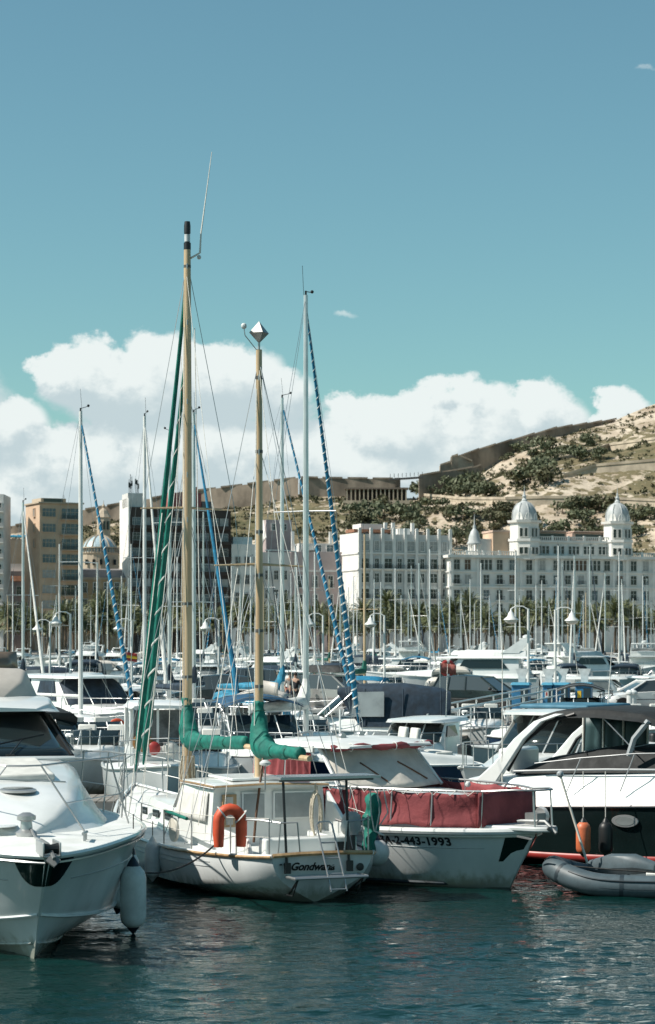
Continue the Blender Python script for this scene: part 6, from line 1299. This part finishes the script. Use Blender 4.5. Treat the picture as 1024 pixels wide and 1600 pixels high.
# tarpaulin-covered dinghies on the pier edge
o = E('tarpaulin_boat', at(398, 93), radians(160), 'small boat under a bright cyan tarpaulin', 'dinghy'); MB().loft([[(x, -w, .3), (x, -w*.9, z), (x, 0, z+.25), (x, w*.9, z), (x, w, .3)] for x, w, z in ((-1.6, .5, .9), (-.8, .8, 1.1), (.2, .85, 1.35), (1.2, .6, 1.7), (1.9, .1, 1.5))]).build('tarpaulin', cyan, o, angle=60); hull([(s[0]-2, *s[1:3], s[3]-2, *s[4:6], s[6]-2, s[7]) for s in gst(4.2, 1.7, .6)], 0, 12).build('hull', hullw, o)
for px, lab in ((441, 'blue triangular sail bundle at the pier edge by the walkers'), (552, 'dark pyramid sail bundle beside the navy canopy')):
    o = E('sail_bundle', at(px, 84, .0), 0, lab, 'sail bundle'); wobble([(0, 0, 1.75), (0, 0, 1.5), (0, 0, 1.1), (0, 0, .7), (0, 0, .4)], [.05, .2, .45, .65, .75], 10, .25, px*.1).build('cover', blue if px == 441 else navy, o); MB().tube([(0, 0, .0), (0, 0, 1.8)], .04, 6).build('pole', alu, o)
# ================================================================ FAR MARINA
T = []
T.append(cruiser('flybridge_yacht', (0, -500, 0), 0, 'x', 11, 3.8, 1.5, 'fly', top=1.2, sm=glass)); T.append(cruiser('flybridge_yacht', (0, -500, 0), 0, 'x', 9.5, 3.4, 1.3, 'fly', top=1.1, stripe=navyh))
T.append(cruiser('harbour_cruiser', (0, -500, 0), 0, 'x', 8, 2.9, 1.1, 'canvas', cm=navy, top=1.1)); T.append(cruiser('harbour_cruiser', (0, -500, 0), 0, 'x', 7.5, 2.8, 1.1, 'canvas', cm=canv, top=1.1)); T.append(cruiser('harbour_cruiser', (0, -500, 0), 0, 'x', 8.5, 3.0, 1.15, 'hardtop', top=1.2)); T.append(cruiser('harbour_cruiser', (0, -500, 0), 0, 'x', 7, 2.7, 1.0, 'bimini', cm=blue)); T.append(cruiser('harbour_cruiser', (0, -500, 0), 0, 'x', 7.5, 2.8, 1.1, 'hardtop', hm=navyh))
T.append(cruiser('harbour_boat', (0, -500, 0), 0, 'x', 5.8, 2.2, .9, 'open', rails=True)); T.append(cruiser('harbour_boat', (0, -500, 0), 0, 'x', 6.4, 2.4, 1.0, 'hardtop', sm=glassg, top=.95))
SB = [sailboat('moored_sailboat', (0, -500, 0), 0, 'x', 9.5, 3.1, 1.1, 12.5, cover=canvw, mm=mastw, spr=2), sailboat('moored_sailboat', (0, -500, 0), 0, 'x', 9, 3, 1.05, 11.5, cover=navy, mm=alu, jib=canvw), sailboat('moored_sailboat', (0, -500, 0), 0, 'x', 10, 3.2, 1.1, 13.5, cover=blue, mm=mastw, jib=blue, jstripe=canvw, turns=16), sailboat('moored_sailboat', (0, -500, 0), 0, 'x', 8.5, 2.9, 1.0, 10.5, cover=gstrip, mm=spruce), sailboat('moored_sailboat', (0, -500, 0), 0, 'x', 11, 3.4, 1.2, 15, cover=navy, mm=alu, spr=2, jib=navy)]
SM = [12.5, 11.5, 13.5, 10.5, 15]; SL = [9.5, 9, 10, 8.5, 11]
bpy.context.view_layer.update(); KIDS.clear()
rf = random.Random(17)
def place(tmpl, x, y, rz, label, group, s=1.0):
    c = copy_tree(tmpl); c.location = (x, y, 0); c.rotation_euler = (0, 0, rz); c.scale = (s, s, s); tag(c, label, None, group); return c
ROWN = {111: 'right behind the pier', 128: 'in second row behind the pier', 150: 'in third row behind the pier', 178: 'in fourth row behind the pier', 212: 'amid the far marina', 195: 'before the middle of the far marina', 255: 'deep in the far marina', 282: 'well back in the far marina', 310: 'near the far quay', 375: 'against the far quay', 435: 'under the palms'}
for D in ROWN:
    w = D*.165; x = -w
    while x < w:
        k = rf.choice((0, 1, 0, 2, 3, 4, 5, 7, 7, 8, 8)) if D > 140 else rf.choice((2, 3, 4, 5, 7, 7, 8, 8))
        kind = ('white flybridge yacht', 'white flybridge yacht with navy stripe', 'cruiser with navy canopy', 'cruiser with pale canopy', 'white hardtop cruiser', 'day boat with blue bimini', 'navy-hulled hardtop cruiser', 'low white open boat', 'small white cabin boat')[k]
        s = rf.uniform(.85, 1.1); a = radians(rf.choice((90, -90, -90))+rf.uniform(-14, 14)) if rf.random() < .7 else radians(rf.choice((0, 180))+rf.uniform(-25, 25))
        wide = abs(cos(a))*T[k].name.startswith('fly')*10+abs(cos(a))*6.5+abs(sin(a))*(2.7 if k > 6 else 3.4)
        place(T[k], x+wide/2, D+rf.uniform(-3, 3), a, '%s %s' % (kind, ROWN[D]), '%ss %s' % (kind, ROWN[D]), s)
        x += wide*1.0+rf.uniform(.1, .9)*(D/150)
# masts: column and masthead row of each, distance follows from the mast's height
MASTS = [(36, 785, 1), (20, 900, 0), (12, 930, 3), (48, 910, 4), (93, 850, 0), (88, 930, 1), (66, 940, 0), (152, 880, 1), (205, 850, 2), (190, 900, 0), (248, 880, 4), (277, 870, 0), (318, 800, 4), (337, 905, 2), (362, 880, 0), (376, 905, 1), (392, 870, 0), (420, 860, 4), (430, 925, 1), (455, 895, 0), (462, 855, 1), (492, 862, 0), (515, 905, 3), (532, 900, 1), (545, 935, 0), (570, 835, 3), (585, 905, 1), (594, 950, 3), (618, 888, 0), (627, 930, 1), (643, 884, 4), (655, 880, 1), (672, 858, 0), (686, 920, 2), (703, 880, 0), (720, 935, 1), (752, 880, 0), (765, 930, 2), (780, 945, 1), (806, 862, 0), (812, 930, 1), (838, 915, 0), (858, 940, 1), (873, 853, 0), (879, 880, 4), (898, 868, 1), (912, 930, 2), (922, 853, 4), (946, 895, 1), (968, 862, 0), (972, 905, 1), (990, 935, 0), (1005, 900, 2), (1018, 940, 1), (226, 930, 1), (303, 930, 0), (480, 940, 1), (735, 905, 0), (888, 935, 3), (118, 915, 4)]
rm = random.Random(8)
far = MASTS+[(rm.uniform(5, 1020), rm.uniform(900, 965), rm.choice((0, 1, 1, 3, 4, 0, 2))) for i in range(34)]
for px, top, k in far:
    D = F*(SM[k]-H)/(YH-top); s = 1.0
    while D > 400: D *= .86; s = ((YH-top)/F*D+H)/SM[k]
    while D < 108: D *= 1.1; s = ((YH-top)/F*D+H)/SM[k]
    x = (px-512)/F*D; a = radians(rf.choice((90, -90, -90))+rf.uniform(-30, 30)); m = .56*SL[k]*s
    where = 'behind the pier' if D < 170 else 'amid the far marina' if D < 260 else 'near the palms'
    kind = ('bare white mast', 'grey mast and white furled jib', 'white mast and blue striped jib', 'wooden mast', 'tall grey mast and navy jib')[k]
    place(SB[k], x-cos(a)*m, D-sin(a)*m, a, 'sailing boat with %s %s' % (kind, where), 'sailing boats with %s %s' % (kind, where), s)
for t_ in T+SB:
    for ch in list(KIDS.get(t_.name, [])):
        for g2 in KIDS.get(ch.name, []): bpy.data.objects.remove(g2)
        bpy.data.objects.remove(ch)
    bpy.data.objects.remove(t_)

# ---------------------------------------------------------------- labels: number alike things by their order from the left
ONES = 'first second third fourth fifth sixth seventh eighth ninth tenth eleventh twelfth thirteenth fourteenth fifteenth sixteenth seventeenth eighteenth nineteenth twentieth'.split()
TENS = {2: 'twenty', 3: 'thirty', 4: 'forty', 5: 'fifty'}
def ordinal(i): return ONES[i] if i < 20 else (TENS[(i+1)//10]+'-'+ONES[(i+1) % 10-1] if (i+1) % 10 else TENS[(i+1)//10][:-1]+'ieth')
alike = {}
for o in list(SC.objects):
    if o.parent is None and 'label' in o and 'group' in o: alike.setdefault((o['group'], o['label']), []).append(o)
for (gname, lab), obs in alike.items():
    if len(obs) > 1:
        obs.sort(key=lambda q: q.location.x/max(q.location.y, 1))
        for i, o in enumerate(obs): o['label'] = '%s, %s from left' % (lab, ordinal(i))
